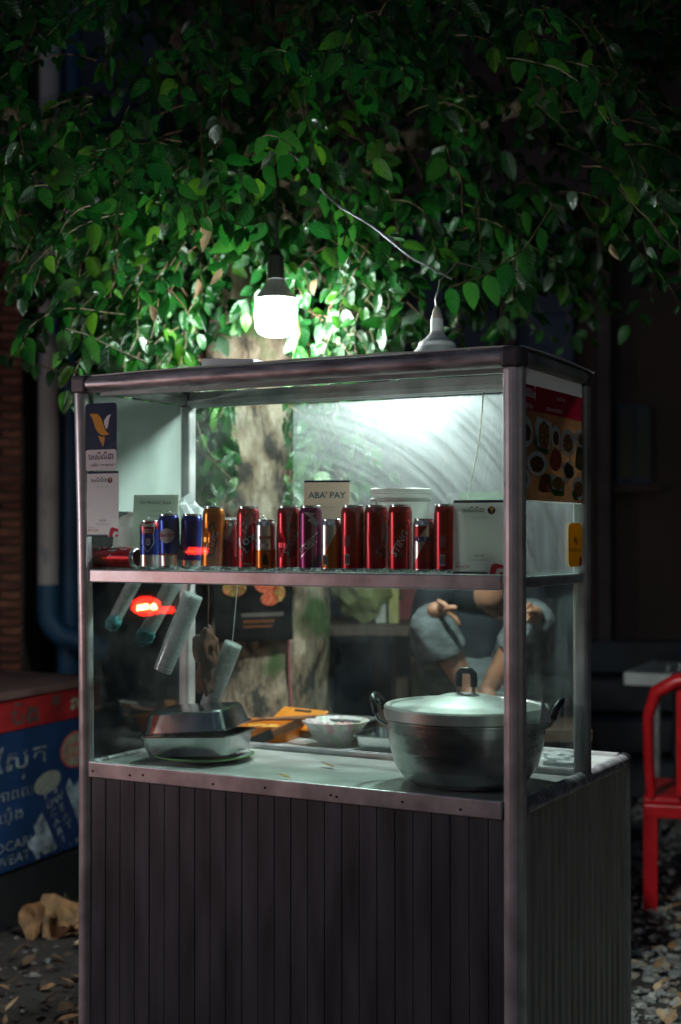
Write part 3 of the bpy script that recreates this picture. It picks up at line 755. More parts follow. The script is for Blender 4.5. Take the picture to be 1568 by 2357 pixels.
def pr_slant(ca, cb, txt=None, tm=None, bar=False):
    def f(p, fn, h, r):
        for i in range(8):
            a, b = -.026 + .052 * i / 8, -.026 + .052 * (i + 1) / 8
            zz = lambda q: h * (.50 + (q / .052) * .75)
            lim = lambda z: min(h * .86, max(h * .075, z))
            p.add([fn(a, h * .075), fn(b, h * .075), fn(b, lim(zz(b))), fn(a, lim(zz(a)))], [[0, 1, 2, 3]], ca)
        if cb: polyc(p, [(-.024, h * .86), (.010, h * .86), (-.024, h * .52)], cb, fn, .0006)
        if txt: p.text(txt, .0165, .0, h * .57, tm, lambda a, b: fn(a, b, .001), bold=.04); p.text('energy', .009, .008, h * .48, ink_red, lambda a, b: fn(a, b, .001), shear=.2)
        if bar: barcode(p, fn, -.010, h * .12, h)
    return f
def barcode(p, fn, x, z, h):
    curved(p, x - .006, x + .006, z, z + .024, ink_white, fn, 3, .0006)
    r = random.Random(3); q = x - .005
    while q < x + .005:
        w = r.uniform(.0004, .0011); polyc(p, [(q, z + .003), (q + w, z + .003), (q + w, z + .022), (q, z + .022)], ink_dark, fn, .0010); q += w + r.uniform(.0005, .001)
def pr_back(p, fn, h, r):
    barcode(p, fn, -.008, h * .11, h)
    for k in range(6): polyc(p, [(-.016 + k * .0028, h * .38), (-.0152 + k * .0028, h * .38), (-.0152 + k * .0028, h * (.52 + .02 * (k % 3))), (-.016 + k * .0028, h * (.52 + .02 * (k % 3)))], ink_grey, fn)
def pr_dark(p, fn, h, r):
    pr_sting(can_black, ink_grey, .016)(p, fn, h, r)
def pr_tiger(p, fn, h, r):
    c = lambda a, b: fn(a, b, .0009)
    p.text('XOWIN', .0095, .002, h * .62, ink_red, c, bold=.02); polyc(p, [(-.012, h * .53), (.012, h * .53), (.006, h * .44), (-.007, h * .44)], ink_white, fn)
    polyc(p, [(-.003, h * .30), (.004, h * .33), (.008, h * .26), (.012, h * .12), (-.002, h * .12)], can_black, fn); flame(p, fn, .006, h * .34, .014, ink_white, 6)

HT, RT, HS, RS = .1525, .0270, .1205, .0243
full = lambda m: [(1.0, m)]
specs = [  # x in the picture, y-depth on the shelf, tall?, name, label, bands, print, dent, yaw, lean
    (345, .050, 0, 'blue silver and red can with a shield emblem beside the lying can', [(.28, can_silver), (.93, can_blue), (1, can_red)], pr_shield, 0, 8, 0),
    (392, .040, .135, 'blue can with a white oval label and silver foot leaning beside the shield can', [(.18, can_silver), (.24, can_silver), (1, can_blue)], pr_bac, 0, 4, -2.0),
    (438, .070, .135, 'plain dark blue can standing before the orange dented can', [(.12, can_silver), (1, can_blue)], pr_blue, 0, -20, 2.5),
    (489, .045, 1, 'dented orange tall can with slanted lettering', full(can_orange), pr_sting(can_black, can_print), .20, 8, 2.0),
    (534, .085, 0, 'small red and silver can peeking out behind the dented orange can', [(.25, can_red2), (1, can_silver)], pr_slant(can_red2, None, 'Z', mat('ink blue', (.02, .06, .3), .5)), 0, -30, 0),
    (571, .045, 1, 'red tall can with big black and grey lettering and flames', full(can_red), pr_vox, .03, 8, 0),
    (612, .035, 0, 'small silver can with an orange lower half beside the flame can', [(.42, can_orange), (1, can_silver)], pr_tiger, 0, 5, 0),
    (664, .045, 1, 'crushed red tall can with the emblem turned aside, next to the purple can', full(can_red), pr_dark, .22, 0, 0),
    (715, .042, 1, 'purple tall can with a slanted lettered stripe', full(can_purple), pr_sport, 0, 6, 0),
    (763, .035, 0, 'small silver can with an orange slant and barcode beside the purple can', full(can_silver), pr_slant(can_orange, None, bar=True), 0, 0, 0),
    (812, .042, 1, 'red tall can turned to its barcode beside the small orange slant can', full(can_red), pr_back, .04, 0, 0),
    (866, .050, 1, 'plain red tall can with a dark emblem at its edge', full(can_red2), pr_dark, .05, 18, 0),
    (921, .042, 1, 'red tall can with grey slanted lettering beside the small lettered can', full(can_red), pr_sting(can_black, can_print), 0, 10, 0),
    (976, .038, 0, 'small silver and red can with blue lettering', [(1, can_silver)], pr_slant(can_red2, can_red2, 'VURKZ', mat('ink blue', (.02, .06, .3), .5)), 0, 4, 0),
    (1027, .042, 1, 'red tall can turned to its barcode beside the standing payment card', full(can_red), pr_back, 0, 6, 0),
]
def shelf_x(xp, y):   # shelf coordinate under a picture column at depth y on the shelf
    k = (xp - 784) / F
    d = Vector((math.cos(CA), math.sin(CA))); e = Vector((-math.sin(CA), math.cos(CA)))
    o = Vector((CL.x, CL.y)) + e * y
    return (k * o.y - o.x) / (d.x - k * d.y)
for i, (xp, y, tall, lab, bands, prt, dent, yaw, lean) in enumerate(specs):
    h, r = (HT, RT) if tall == 1 else (HS, RS) if tall == 0 else (tall, .0262)
    c = can('drink_can', lab, 'can', h, r, bands, prt, dent, i)
    x = shelf_x(xp, y)
    c.matrix_world = CM @ Matrix.Translation((x, y, ZS + abs(math.sin(R(lean))) * r)) @ Matrix.Rotation(R(lean), 4, 'Y') @ Matrix.Rotation(R(yaw) + .30, 4, 'Z')
    c['group'] = 'drink cans lined up on the glass shelf'
lc = can('drink_can', 'red flame can lying on its side on the shelf', 'can', HT, RT, full(can_red), pr_vox, 0, 40)
lc.matrix_world = CM @ Matrix.Translation((shelf_x(318, .06), .06, ZS + RT)) @ Matrix.Rotation(R(-90), 4, 'Y') @ Matrix.Rotation(R(78), 4, 'Z')
lc['group'] = 'drink cans lined up on the glass shelf'

# cards, jug, bag and bucket on the shelf
acrylic = glass('acrylic', tint=(.93, .97, .94), dirt=.10, dmax=.22, scale=20, dirtcol=(.75, .85, .75))
def stand_card(label, xp, y, w, h, lean, yaw, m, prt=None, back=True, name='card_stand'):
    t = thing(name, label, 'card stand')
    MB().box((-w / 2, 0, 0), (w / 2, .002, h), m).build('card', t)
    if back: MB().add([(-w / 2, .0025, h * .97), (w / 2, .0025, h * .97), (w / 2, .045, .001), (-w / 2, .045, .001), (-w / 2, .0045, h * .97), (w / 2, .0045, h * .97), (w / 2, .047, .001), (-w / 2, .047, .001)], [[0, 1, 2, 3], [7, 6, 5, 4], [0, 3, 7, 4], [1, 5, 6, 2], [0, 4, 5, 1], [3, 2, 6, 7]], acrylic).build('back_leg', t)
    if prt:
        p = MB(); prt(p, Plane((0, 0, h / 2), (1, 0, 0), (0, 0, 1), .0004), w, h); p.build('print', t)
    t.matrix_world = CM @ Matrix.Translation((shelf_x(xp, y), y, ZS)) @ Matrix.Rotation(R(yaw), 4, 'Z') @ Matrix.Rotation(R(-lean), 4, 'X')
    return t
stand_card('white payment card with a red corner mark standing beside the post', 1102, .026, .116, .160, 2, 8, paper, pay_card)
stand_card('pale green frosted card standing behind the payment card', 1118, .082, .118, .182, 1, 6, acrylic)
def pr_aba(p, fn, w, h):
    p.flat([(-w / 2, h / 2 - .005), (w / 2, h / 2 - .005), (w / 2, h / 2), (-w / 2, h / 2)][::-1], ink_navy, fn)
    p.text("ABA' PAY", h * .10, 0, h * .30, ink_teal, fn, bold=.02); p.text('Scan. Pay. Done.', h * .03, 0, h * .19, ink_grey, fn)
stand_card('cream payment card with teal heading standing behind the cans', 752, .20, .112, .218, 4, 25, mat('cream card', (.80, .68, .60), .45, 0, .03, 10, trans=.3), pr_aba)
def pr_kb(p, fn, w, h):
    p.text('KB PRASAC Bank', h * .062, 0, h * .37, ink_dark, fn); p.text('Scan to pay', h * .04, 0, h * .27, ink_grey, fn); p.text('Your business', h * .04, 0, h * .20, ink_grey, fn)
stand_card('plain white frosted card leaning behind the shield can', 352, .115, .122, .188, 7, 14, paper_gr, pr_kb)
stand_card('blank white card standing low between the orange and red tall cans', 532, .16, .07, .128, 3, 10, paper, None)
stand_card('blank pale card standing by the right pane', 1128, .20, .10, .160, 3, 70, mat('bluish card', (.50, .56, .66), .45, 0, .04, 10, trans=.15), None)
stand_card('second blank bluish card by the right pane and the yellow sticker', 1150, .31, .09, .150, 3, 72, mat('bluish card', (.5, .56, .66)), None)
tg = thing('plastic_jug', 'white translucent plastic jug behind the lying can', 'jug')
MB().lathe([(0, 0), (.050, .001), (.058, .012), (.060, .06), (.056, .105), (.040, .132), (.018, .142), (.018, .152), (0, .153)], white_pl, 24).build('jug_body', tg)
MB().lathe([(.0205, .143), (.0205, .160), (0, .161)], white_paint, 18).build('cap', tg)
tg.matrix_world = CM @ Matrix.Translation((shelf_x(312, .26), .26, ZS))
def crumple(name, label, cat, size, m, seed, M, sub=3, amp=.35):
    bm = bmesh.new(); bmesh.ops.create_icosphere(bm, subdivisions=sub, radius=1)
    for v in bm.verts:
        d = 1 + amp * noise.noise(v.co * 2.2 + Vector((seed, 0, 0))) + amp * .5 * noise.noise(v.co * 5 + Vector((0, seed, 0)))
        v.co = Vector((v.co.x * size[0], v.co.y * size[1], v.co.z * size[2])) * d
    zmin = min(v.co.z for v in bm.verts)
    for v in bm.verts: v.co.z = max(v.co.z - zmin, 0) if v.co.z - zmin < .2 * size[2] else v.co.z - zmin
    k = MB().add([v.co.copy() for v in bm.verts], [[v.index for v in f.verts] for f in bm.faces], m, False); bm.free()
    o = k.build(name); o.matrix_world = M; return tag(o, label, cat)
bag_m = mat('bag film', (.72, .76, .76), .3, 0, .06, 20, .3, trans=.45)
crumple('plastic_bag', 'crumpled white plastic bag behind the blue cans', 'plastic bag', (.055, .05, .078), bag_m, 2, CM @ Matrix.Translation((shelf_x(425, .25), .25, ZS)))
tb = thing('bucket', 'white plastic bucket standing behind the red cans', 'bucket')
MB().lathe([(0, 0), (.048, 0), (.050, .004), (.058, .150), (.061, .152), (.061, .160), (.058, .162), (.0555, .160), (.048, .010), (0, .008)], white_pl, 32).build('bucket_body', tb)
MB().lathe([(.0595, .134), (.0625, .136), (.0625, .141), (.0590, .143)], white_pl, 32).build('rim_band', tb)
tb.matrix_world = CM @ Matrix.Translation((shelf_x(922, .22), .22, ZS)) @ Matrix.Scale(1.2, 4)

# ------------------------------------------------------------------ on the counter
def place(o, x, y, z=ZC - .0038, rot=0.0): o.matrix_world = CM @ Matrix.Translation((x, y, z)) @ Matrix.Rotation(rot, 4, 'Z'); return o
pot = thing('cooking_pot', 'large lidded aluminium pot with black handles on the counter', 'pot')
rp_ = .182
body = MB().lathe([(0, .000), (.100, .000), (.122, .004), (.145, .018), (.164, .045), (.176, .085), (.181, .125), (.182, .146), (.186, .148), (.186, .152), (.180, .153), (.176, .146), (.170, .09), (.14, .03), (0, .012)], pot_alu, 72).build('pot_body', pot)
pot_lid = mat('lid aluminium', (.68, .68, .66), .38, .6, .12, 12, .04)
lid = MB().lathe([(.187, .1535), (.190, .156), (.190, .178), (.186, .182), (.176, .181), (.172, .178), (.12, .186), (.08, .196), (.05, .204), (.02, .207), (0, .207)], pot_lid, 72).build('lid', pot)
kb = MB()
for s_ in (-1, 1): kb.tube([(s_ * .017, 0, .203), (s_ * .017, 0, .226)], .0045, steel, 10); kb.tube([(s_ * .017, 0, .200), (s_ * .017, 0, .207)], .009, steel, 12)
kb.build('knob_bracket', lid)
MB().tube([(-.017, 0, .222), (-.018, 0, .236), (-.0165, 0, .252), (-.010, 0, .259), (.010, 0, .259), (.0165, 0, .252), (.018, 0, .236), (.017, 0, .222)], [.0075, .0085, .0085, .0085, .0085, .0085, .0085, .0075], black_pl, 12).build('knob', lid)
for s_ in (-1, 1):
    h_ = MB(); 
    for d in (-1, 1): h_.tube([(s_ * .176, d * .045, .135), (s_ * .197, d * .045, .146), (s_ * .206, d * .042, .165)], .0045, steel, 8)
    b = h_.build('handle_bracket', pot)
    MB().tube([(s_ * .204, -.042, .160), (s_ * .209, -.040, .180), (s_ * .216, -.026, .193), (s_ * .219, 0, .197), (s_ * .216, .026, .193), (s_ * .209, .040, .180), (s_ * .204, .042, .160)], .0078, black_pl, 12).build('handle', pot)
place(pot, .962, .205, rot=R(14))

def tray(m, l, w, h, t=.0018, flare=.018, lip=.006):
    k = MB()
    def ring(a, b, z, r): return [(x, y, z) for x, y in rrect(-a / 2, a / 2, -b / 2, b / 2, r, 4)][::-1]
    rings = [ring(l - 2 * flare, w - 2 * flare, 0, .022), ring(l - 1.4 * flare, w - 1.4 * flare, .004, .026), ring(l, w, h, .03), ring(l + 2 * lip, w + 2 * lip, h, .034), ring(l + 2 * lip, w + 2 * lip, h - .003, .034),
             ]
    n = len(rings[0])
    for a, b in zip(rings, rings[1:]):
        k.add(a + b, [[i, (i + 1) % n, n + (i + 1) % n, n + i] for i in range(n)], m, True)
    k.add(rings[0], [list(range(n))[::-1]], m)
    inner = [ring(l - .002, w - .002, h - .0005, .029), ring(l - 1.4 * flare - .003, w - 1.4 * flare - .003, .006, .025), ring(l - 2 * flare - .003, w - 2 * flare - .003, .0025, .021)]
    for a, b in zip(inner, inner[1:]): k.add(a + b, [[i, (i + 1) % n, n + (i + 1) % n, n + i] for i in range(n)], m, True)
    k.add(inner[-1], [list(range(n))], m)
    return k
# green-rimmed plate under the trays
gp = thing('plate', 'white green-rimmed plate under the stacked steel trays', 'plate')
MB().lathe([(0, 0), (.07, 0), (.085, .004), (.125, .014), (.127, .0155), (.124, .017), (.084, .008), (0, .006)], white_paint, 40).build('plate_body', gp)
MB().lathe([(.1245, .0145), (.1285, .0150), (.1285, .0168), (.1245, .0172)], mat('green rim', (.10, .35, .05), .4), 40).build('rim', gp)
place(gp, .235, .20)
def set_mat(o, M): o.matrix_world = CM @ M
t1 = thing('steel_tray', 'open steel tray resting on the green-rimmed plate', 'tray')
tray(steel, .25, .185, .052).build('tray_body', t1)
set_mat(t1, Matrix.Translation((.222, .195, ZC + .014)) @ Matrix.Rotation(R(8), 4, 'Z') @ Matrix.Rotation(R(-3), 4, 'Y'))
t2 = thing('steel_tray', 'steel tray turned upside down as a lid on the open tray', 'tray')
tray(steel, .235, .175, .050).build('tray_body', t2)
set_mat(t2, Matrix.Translation((.205, .205, ZC + .126)) @ Matrix.Rotation(R(8), 4, 'Z') @ Matrix.Rotation(R(-5), 4, 'Y') @ Matrix.Rotation(R(3), 4, 'X') @ Matrix.Rotation(R(180), 4, 'X'))
# behind the case: bowl, tray with food, orange tub with tongs and blades
bw = thing('bowl', 'white scalloped bowl with pink flowers and chopped food', 'bowl')
scal = lambda p, a: Vector((p.x * (1 + .025 * math.cos(a * 22) * max(0, (p.z - .03)) / .035), p.y * (1 + .025 * math.cos(a * 22) * max(0, (p.z - .03)) / .035), p.z))
pink = food_mat('pink flowers', [(.72, .68, .69), (.72, .68, .69), (.70, .45, .50), (.74, .7, .7), (.55, .62, .5), (.76, .72, .72)], 60, 2)
MB().lathe([(0, 0), (.042, 0), (.044, .004), (.058, .018), (.074, .045), (.088, .064), (.092, .067), (.089, .068), (.070, .046), (.05, .016), (0, .010)], pink, 88, fn=scal).build('bowl_body', bw)
MB().lathe([(0, .058), (.04, .056), (.075, .05)], food_mat('salad bits', [(.75, .70, .68), (.65, .12, .2), (.15, .4, .08), (.75, .5, .5), (.8, .78, .75)], 130, 4), 24, fn=lambda p, a: p + Vector((0, 0, .006 * noise.noise(p * 120)))).build('food', bw)
place(bw, .405, .585)
t3 = thing('steel_tray', 'steel tray with fried crumbs behind the pot', 'tray')
tray(steel, .235, .175, .045).build('tray_body', t3)
MB().lathe([(.06, .003), (.05, .010), (.03, .014), (0, .017)], food_mat('fried crumbs', [(.5, .28, .08), (.4, .2, .05), (.6, .38, .15), (.3, .14, .03)], 220, 6), 22, fn=lambda p, a: Vector((p.x * 1.2, p.y * .8, max(.003, p.z + .006 * noise.noise(p * 90))))).build('food', t3)
place(t3, .615, .585, rot=R(4))
orange_pl = mat('orange plastic', (.80, .30, .03), .35, 0, .08, 12, 0, trans=.3)
t4 = thing('orange_tub', 'orange plastic tub holding tongs behind the case', 'tub')
tray(orange_pl, .20, .16, .044, flare=.012).build('tub_body', t4)
MB().lathe([(.07, .004), (.05, .030), (0, .040)], food_mat('orange food', [(.7, .3, .04), (.8, .45, .1), (.5, .2, .03), (.75, .4, .08)], 60, 7), 22, fn=lambda p, a: p + Vector((0, 0, .012 * noise.noise(p * 40)))).build('food', t4)
place(t4, .165, .595, rot=R(10))
ob = thing('cutting_board', 'orange plastic cutting board propped behind the trays', 'cutting board')
MB().box((-.085, -.004, 0), (.085, .004, .10), orange_pl, .003).build('board', ob)
MB().tube([(-.03, -.0045, .085), (.03, -.0045, .085)], .004, wood_dark, 8).build('grip_hole', ob)
set_mat(ob, Matrix.Translation((.20, .665, ZC + .016)) @ Matrix.Rotation(R(-10), 4, 'Z') @ Matrix.Rotation(R(-62), 4, 'X'))
tn = thing('tongs', 'brown wooden tongs lying across the orange tub', 'tongs')
tong_m = mat('brown wood', (.26, .10, .04), .45, 0, .2, 20, stretch=(1, 6, 6))
for a in (-1, 1): MB().tube([(-.12, 0, .006), (-.03, a * .010, .010), (.12, a * .024, .004)], [.006, .008, .010], tong_m, 8, flat=.5).build('arm', tn)
set_mat(tn, Matrix.Translation((.235, .545, ZC + .052)) @ Matrix.Rotation(R(-6), 4, 'Z') @ Matrix.Rotation(R(-8), 4, 'Y'))
kn = thing('knife', 'dark kitchen knife leaning on the orange tub', 'knife')
MB().prism([(-.10, 0), (.02, 0), (.02, .028), (-.06, .026)], .0018, dark_metal).build('blade', kn)
MB().box((.02, -.007, .004), (.11, .009, .026), tong_m, .005).build('grip', kn)
set_mat(kn, Matrix.Translation((.245, .492, ZC + .006)) @ Matrix.Rotation(R(20), 4, 'Z') @ Matrix.Rotation(R(-22), 4, 'Y'))
pb = thing('plastic_box', 'clear plastic box with a dark lid behind the bowl', 'box')
MB().box((-.085, -.05, 0), (.085, .05, .052), pane_shelf, .004).build('box_body', pb); MB().box((-.088, -.053, .0525), (.088, .053, .060), mat('smoky plastic', (.12, .12, .12), .25, 0, .1, 20), .003).build('lid', pb)
place(pb, .37, .700, rot=R(3))
crumple('plastic_bag', 'small crumpled clear bag on the counter behind the right pane', 'plastic bag', (.05, .035, .014), bag_m, 9, CM @ Matrix.Translation((1.06, .56, ZC - .003)), amp=.5)
# yellow leaf and scraps on the counter
dry_y = mat('yellow leaf', (.45, .27, .03), .5, 0, .2, 60, trans=.2)
dry_b = mat('brown leaf', (.30, .17, .08), .6, 0, .25, 60, trans=.1)
dry_d = mat('dark dry leaf', (.11, .065, .035), .7, 0, .3, 60)
dry_p = mat('pale dry leaf', (.50, .36, .21), .6, 0, .2, 60, trans=.1)
def leaf_grid(L, wd, fold=.25, curl=.3, nL=6, tip=.18, seed=0):
    """leaf blade along +y, base at the origin, face up +z"""
    r = random.Random(seed); vs = []; fs = []
    for i in range(nL + 1):
        t_ = i / nL
        w = wd * (math.sin(math.pi * min(1, t_ ** .78)) ** .72) * (1 - .25 * t_) if 0 < t_ < 1 else 0.0015
        z0 = -curl * L * t_ * t_ * .5
        for s_ in (-1, 0, 1):
            vs.append((s_ * w / 2, L * t_, z0 + abs(s_) * w * fold * .5 + (r.uniform(-.02, .02) * wd if s_ else 0)))
    for i in range(nL):
        for j in range(2): a = i * 3 + j; fs.append([a, a + 1, a + 4, a + 3])
    return vs, fs
def small_leaf(name, label, cat, M, L, wd, m, seed, group=None):
    vs, fs = leaf_grid(L, wd, .4, -.3, 5, seed=seed); o = MB().add(vs, fs, m, True).build(name); o.matrix_world = M; return tag(o, label, cat, group)
small_leaf('fallen_leaf', 'yellow leaf lying on the steel counter by the front rail', 'leaf', CM @ Matrix.Translation((.585, .045, ZC + .001)) @ Matrix.Rotation(R(80), 4, 'Z'), .048, .022, dry_y, 1)
small_leaf('fallen_leaf', 'dark curled leaf lying on the steel counter before the bowl', 'leaf', CM @ Matrix.Translation((.60, .23, ZC + .001)) @ Matrix.Rotation(R(70), 4, 'Z'), .055, .016, dry_b, 2)

# ------------------------------------------------------------------ things hanging under the shelf
sleeve_m = glass('sleeve film', tint=(.9, .92, .92), dirt=.28, dmax=.65, scale=30, lo=.35, hi=.7, gloss_rough=.15, dirtcol=(.82, .84, .84))
cupm = mat('cup stack', (.72, .74, .74), .35, 0, .08, 40, trans=.35)
teal_m = mat('teal cloth', (.08, .36, .38), .9, 0, .25, 40, .6)
brown_m = mat('brown cloth', (.16, .06, .035), .9, 0, .25, 20, .6)
def sleeve(label, top, bot, r, cups, tealtip, group):
    t_ = thing('cup_sleeve', label, 'cup sleeve', CM @ Vector(top), 0, group)
    a, b = Vector((0, 0, 0)), (CM.to_3x3() @ (Vector(bot) - Vector(top)))
    d = b.normalized(); L = b.length
    n_c = 16
    if cups:
        k = MB(); Mq = Matrix.Translation(b * .02) @ d.to_track_quat('Z', 'Y').to_matrix().to_4x4()
        prof = []
        for i in range(n_c): z = L * .96 * i / n_c; prof += [(r, z), (r * 1.04, z + .002), (r * 1.03, z + .004), (r * .955, z + .006)]
        prof += [(r * .9, L * .96), (0, L * .97)]
        k.lathe([(0, 0)] + prof, cupm, 20, Mq); k.build('cup_stack', t_)
        MB().tube([a + d * .0, b * .5, b * .99], [r * 1.1, r * 1.14, r * 1.02], sleeve_m, 20, cap=True).build('film', t_)
    else:
        MB().tube([a, b * .5, b * .98], [r, r * .95, r * .9], sleeve_m, 16).build('strap', t_); MB().tube([a, b * .5, b * .97], [r * .7, r * .7, r * .62], cupm, 12).build('cup_stack', t_)
    if tealtip:
        k = MB(); bm = bmesh.new(); bmesh.ops.create_icosphere(bm, subdivisions=3, radius=1)
        Mq = Matrix.Translation(b) @ d.to_track_quat('Z', 'Y').to_matrix().to_4x4()
        vs = [Mq @ (Vector((v.co.x * r * 1.08, v.co.y * r * 1.0, v.co.z * r * 1.25)) * (1 + .35 * noise.noise(v.co * 2.5 + Vector((L * 50, 0, 0))))) for v in bm.verts]
        k.add(vs, [[v.index for v in f.verts] for f in bm.faces], teal_m, True); bm.free(); k.build('cloth_tip', t_)
    return t_
def at_cart(xp, yp, y):   # cart coordinates of a picture position on the vertical plane at depth y
    x = shelf_x(xp, y); wpt = CM @ Vector((x, y, 0)); return (x, y, EYE - (yp - 1230) / F * wpt.y)
def under(xp, y): return (shelf_x(xp, y), y, ZS - .032)
sleeve('slanted pale strap with a teal cloth end by the left post', under(312, .16), at_cart(262, 1432, .13), .019, False, True, 'sleeves and straps hanging under the shelf')
sleeve('wide slanted pale strap with a teal cloth end beside the red glow', under(402, .17), at_cart(335, 1462, .12), .023, False, True, 'sleeves and straps hanging under the shelf')
sleeve('long slanted sleeve of stacked clear cups under the shelf', at_cart(446, 1368, .16), at_cart(374, 1545, .13), .023, True, False, 'sleeves and straps hanging under the shelf')
sleeve('lower slanted sleeve of stacked clear cups above the steel trays', at_cart(538, 1480, .30), at_cart(474, 1640, .28), .022, True, False, 'sleeves and straps hanging under the shelf')
# hooks/strings that carry the sleeves
def string(a, b, label, name='string', m=None, r=.0012, cat='string'):
    o = MB().tube([Vector(a), (Vector(a) + Vector(b)) / 2 + Vector((0, 0, -.002)), Vector(b)], r, m or white_pl, 6).build(name); return tag(o, label, cat)
s1 = CM @ Vector(under(452, .16)); e1 = CM @ Vector(at_cart(447, 1368, .16))
string(s1, e1, 'short string holding the long cup sleeve under the shelf')
s1 = CM @ Vector(under(548, .30)); e1 = CM @ Vector(at_cart(535, 1484, .30))
string(s1, e1, 'thin string holding the lower cup sleeve')
def cloth_hang(label, xp, y0, y1, w, y, m, seed):
    top = Vector(at_cart(xp, y0, y)); bot = Vector(at_cart(xp, y1, y)); H = top.z - bot.z
    k = MB(); nu, nv = 26, 22; vs = []
    for j in range(nv + 1):
        t_ = j / nv; ww = w * (.35 + .65 * min(1, t_ * 2.2)) * (1 - .25 * max(0, t_ - .7))
        for i in range(nu):
            a = 2 * math.pi * i / nu
            rr_ = ww / 2 * (1 + .25 * math.sin(a * 5 + t_ * 4 + seed) + .3 * noise.noise(Vector((math.cos(a) * 1.5, math.sin(a) * 1.5, t_ * 4 + seed))))
            vs.append((rr_ * math.cos(a), rr_ * .45 * math.sin(a), -H * t_))
    k.add(vs, [[j * nu + i, (j + 1) * nu + i, (j + 1) * nu + (i + 1) % nu, j * nu + (i + 1) % nu] for j in range(nv) for i in range(nu)], m, True)
    k.add(vs[:nu], [list(range(nu))], m); k.add(vs[-nu:], [list(range(nu))[::-1]], m)
    o = k.build('hanging_cloth'); o.matrix_world = CM @ Matrix.Translation(top); return tag(o, label, 'cloth')
bc = Vector(at_cart(478, 1505, .24))
bt_ = thing('hanging_cloth', 'crumpled brown cloth hanging under the shelf between the cup sleeves', 'cloth')
def wad(sz, off, seed, par, name):
    bm = bmesh.new(); bmesh.ops.create_icosphere(bm, subdivisions=4, radius=1); vs = []
    for v in bm.verts:
        q = v.co; f_ = .25 + .30 * math.sin(q.x * 5 + 2.5 * noise.noise(q * 1.3 + Vector((seed, 0, 0))) + q.z * 2) * (1 - .3 * q.z) * .6 + .35 * noise.noise(q * 1.6 + Vector((0, seed, 0)))
        vs.append(Vector((q.x * sz[0], q.y * sz[1], q.z * sz[2])) * (.72 + f_) + Vector(off))
    k = MB().add(vs, [[v.index for v in f.verts] for f in bm.faces], brown_m, True); bm.free(); return k.build(name, par)
wad((.034, .028, .050), (0, 0, .02), 3.1, bt_, 'bunched_cloth'); wad((.024, .02, .050), (-.010, .006, -.055), 7.7, bt_, 'cloth_tail')
MB().tube([(0, 0, .04), (.004, 0, .16), (0, 0, ZS - .032 - bc.z)], .0018, brown_m, 6).build('cloth_loop', bt_)
bt_.matrix_world = CM @ Matrix.Translation(bc)

# white box and fittings on the roof
rb = MB().box((-.075, -.05, 0), (.075, .05, .018), white_paint, .002).build('roof_sheet_offcut'); tag(rb, 'white board offcut lying on the cart roof under the bulb', 'board')
rb.matrix_world = CM @ Matrix.Translation((shelf_x(548, .12), .12, ZT + .009)) @ Matrix.Rotation(R(4), 4, 'Y')
LY = .575
fx = thing('pendant_lamp', 'white pendant lamp with a bell cover hanging just behind the cart roof', 'lamp')
MB().lathe([(.0835, -.054), (.085, -.055), (.068, -.022), (.050, 0), (.047, .010), (.030, .022), (.020, .034), (.017, .040), (.0155, .040), (.019, .032), (.045, .002), (.0835, -.054)], white_paint, 32).build('bell', fx)  # flared skirt below the rim added, unseen, to stop light going up
MB().lathe([(.0165, .040), (.0165, .072), (.0145, .074)], white_paint, 24).build('socket', fx)
MB().lathe([(.0145, .074), (.014, .080), (.009, .098), (.004, .106), (0, .106)], mat('beige plastic', (.5, .45, .36), .5), 20).build('cap', fx)
MB().lathe([(0, -.078), (.016, -.076), (.028, -.066), (.034, -.051), (.034, -.034), (.024, -.014), (.015, .004)], emit('pendant glow', (.90, 1.0, .97), 1350.0), 20).build('bulb', fx)
MB().tube([(0, 0, .104), (-.004, 0, .125), (.003, .004, .15), (-.004, .03, .18), (-.01, .16, .25), (-.03, .38, .27)], .0022, alu_dark, 6).build('cord', fx)
LXX = shelf_x(1006, LY)
fx.matrix_world = CM @ Matrix.Translation((LXX, LY, EYE + (1230 - 797) / F * (CM @ Vector((LXX, LY, 0))).y))

# hanging lit bulb
BULB = px(635, 722, 4.25)
hb = thing('light_bulb', 'lit white bulb hanging on a black cord before the trunk', 'light bulb', BULB)
bulb_m = emit('bulb glow', (.92, 1.0, .98), 275.0)
MB().lathe([(0, -.066), (.032, -.064), (.051, -.055), (.060, -.040), (.062, 0), (.061, .043)], bulb_m, 36).build('globe', hb)
gbm = mat('lamp grey', (.30, .31, .33), .45, 0, .05, 20)
MB().lathe([(.061, .0435), (.058, .052), (.048, .066), (.036, .082), (.028, .100), (.024, .104)], gbm, 32).build('neck', hb)
MB().lathe([(.024, .1045), (.025, .106), (.025, .150), (.024, .152), (.024, .172), (.012, .190), (.004, .196), (0, .196)], black_pl, 24).build('socket', hb)
MB().tube([(0, 0, .194), (.002, .01, .30), (.004, .03, .42), (-.02, .10, .60), (-.02, .3, .72)], .004, black_pl, 8).build('cord', hb)

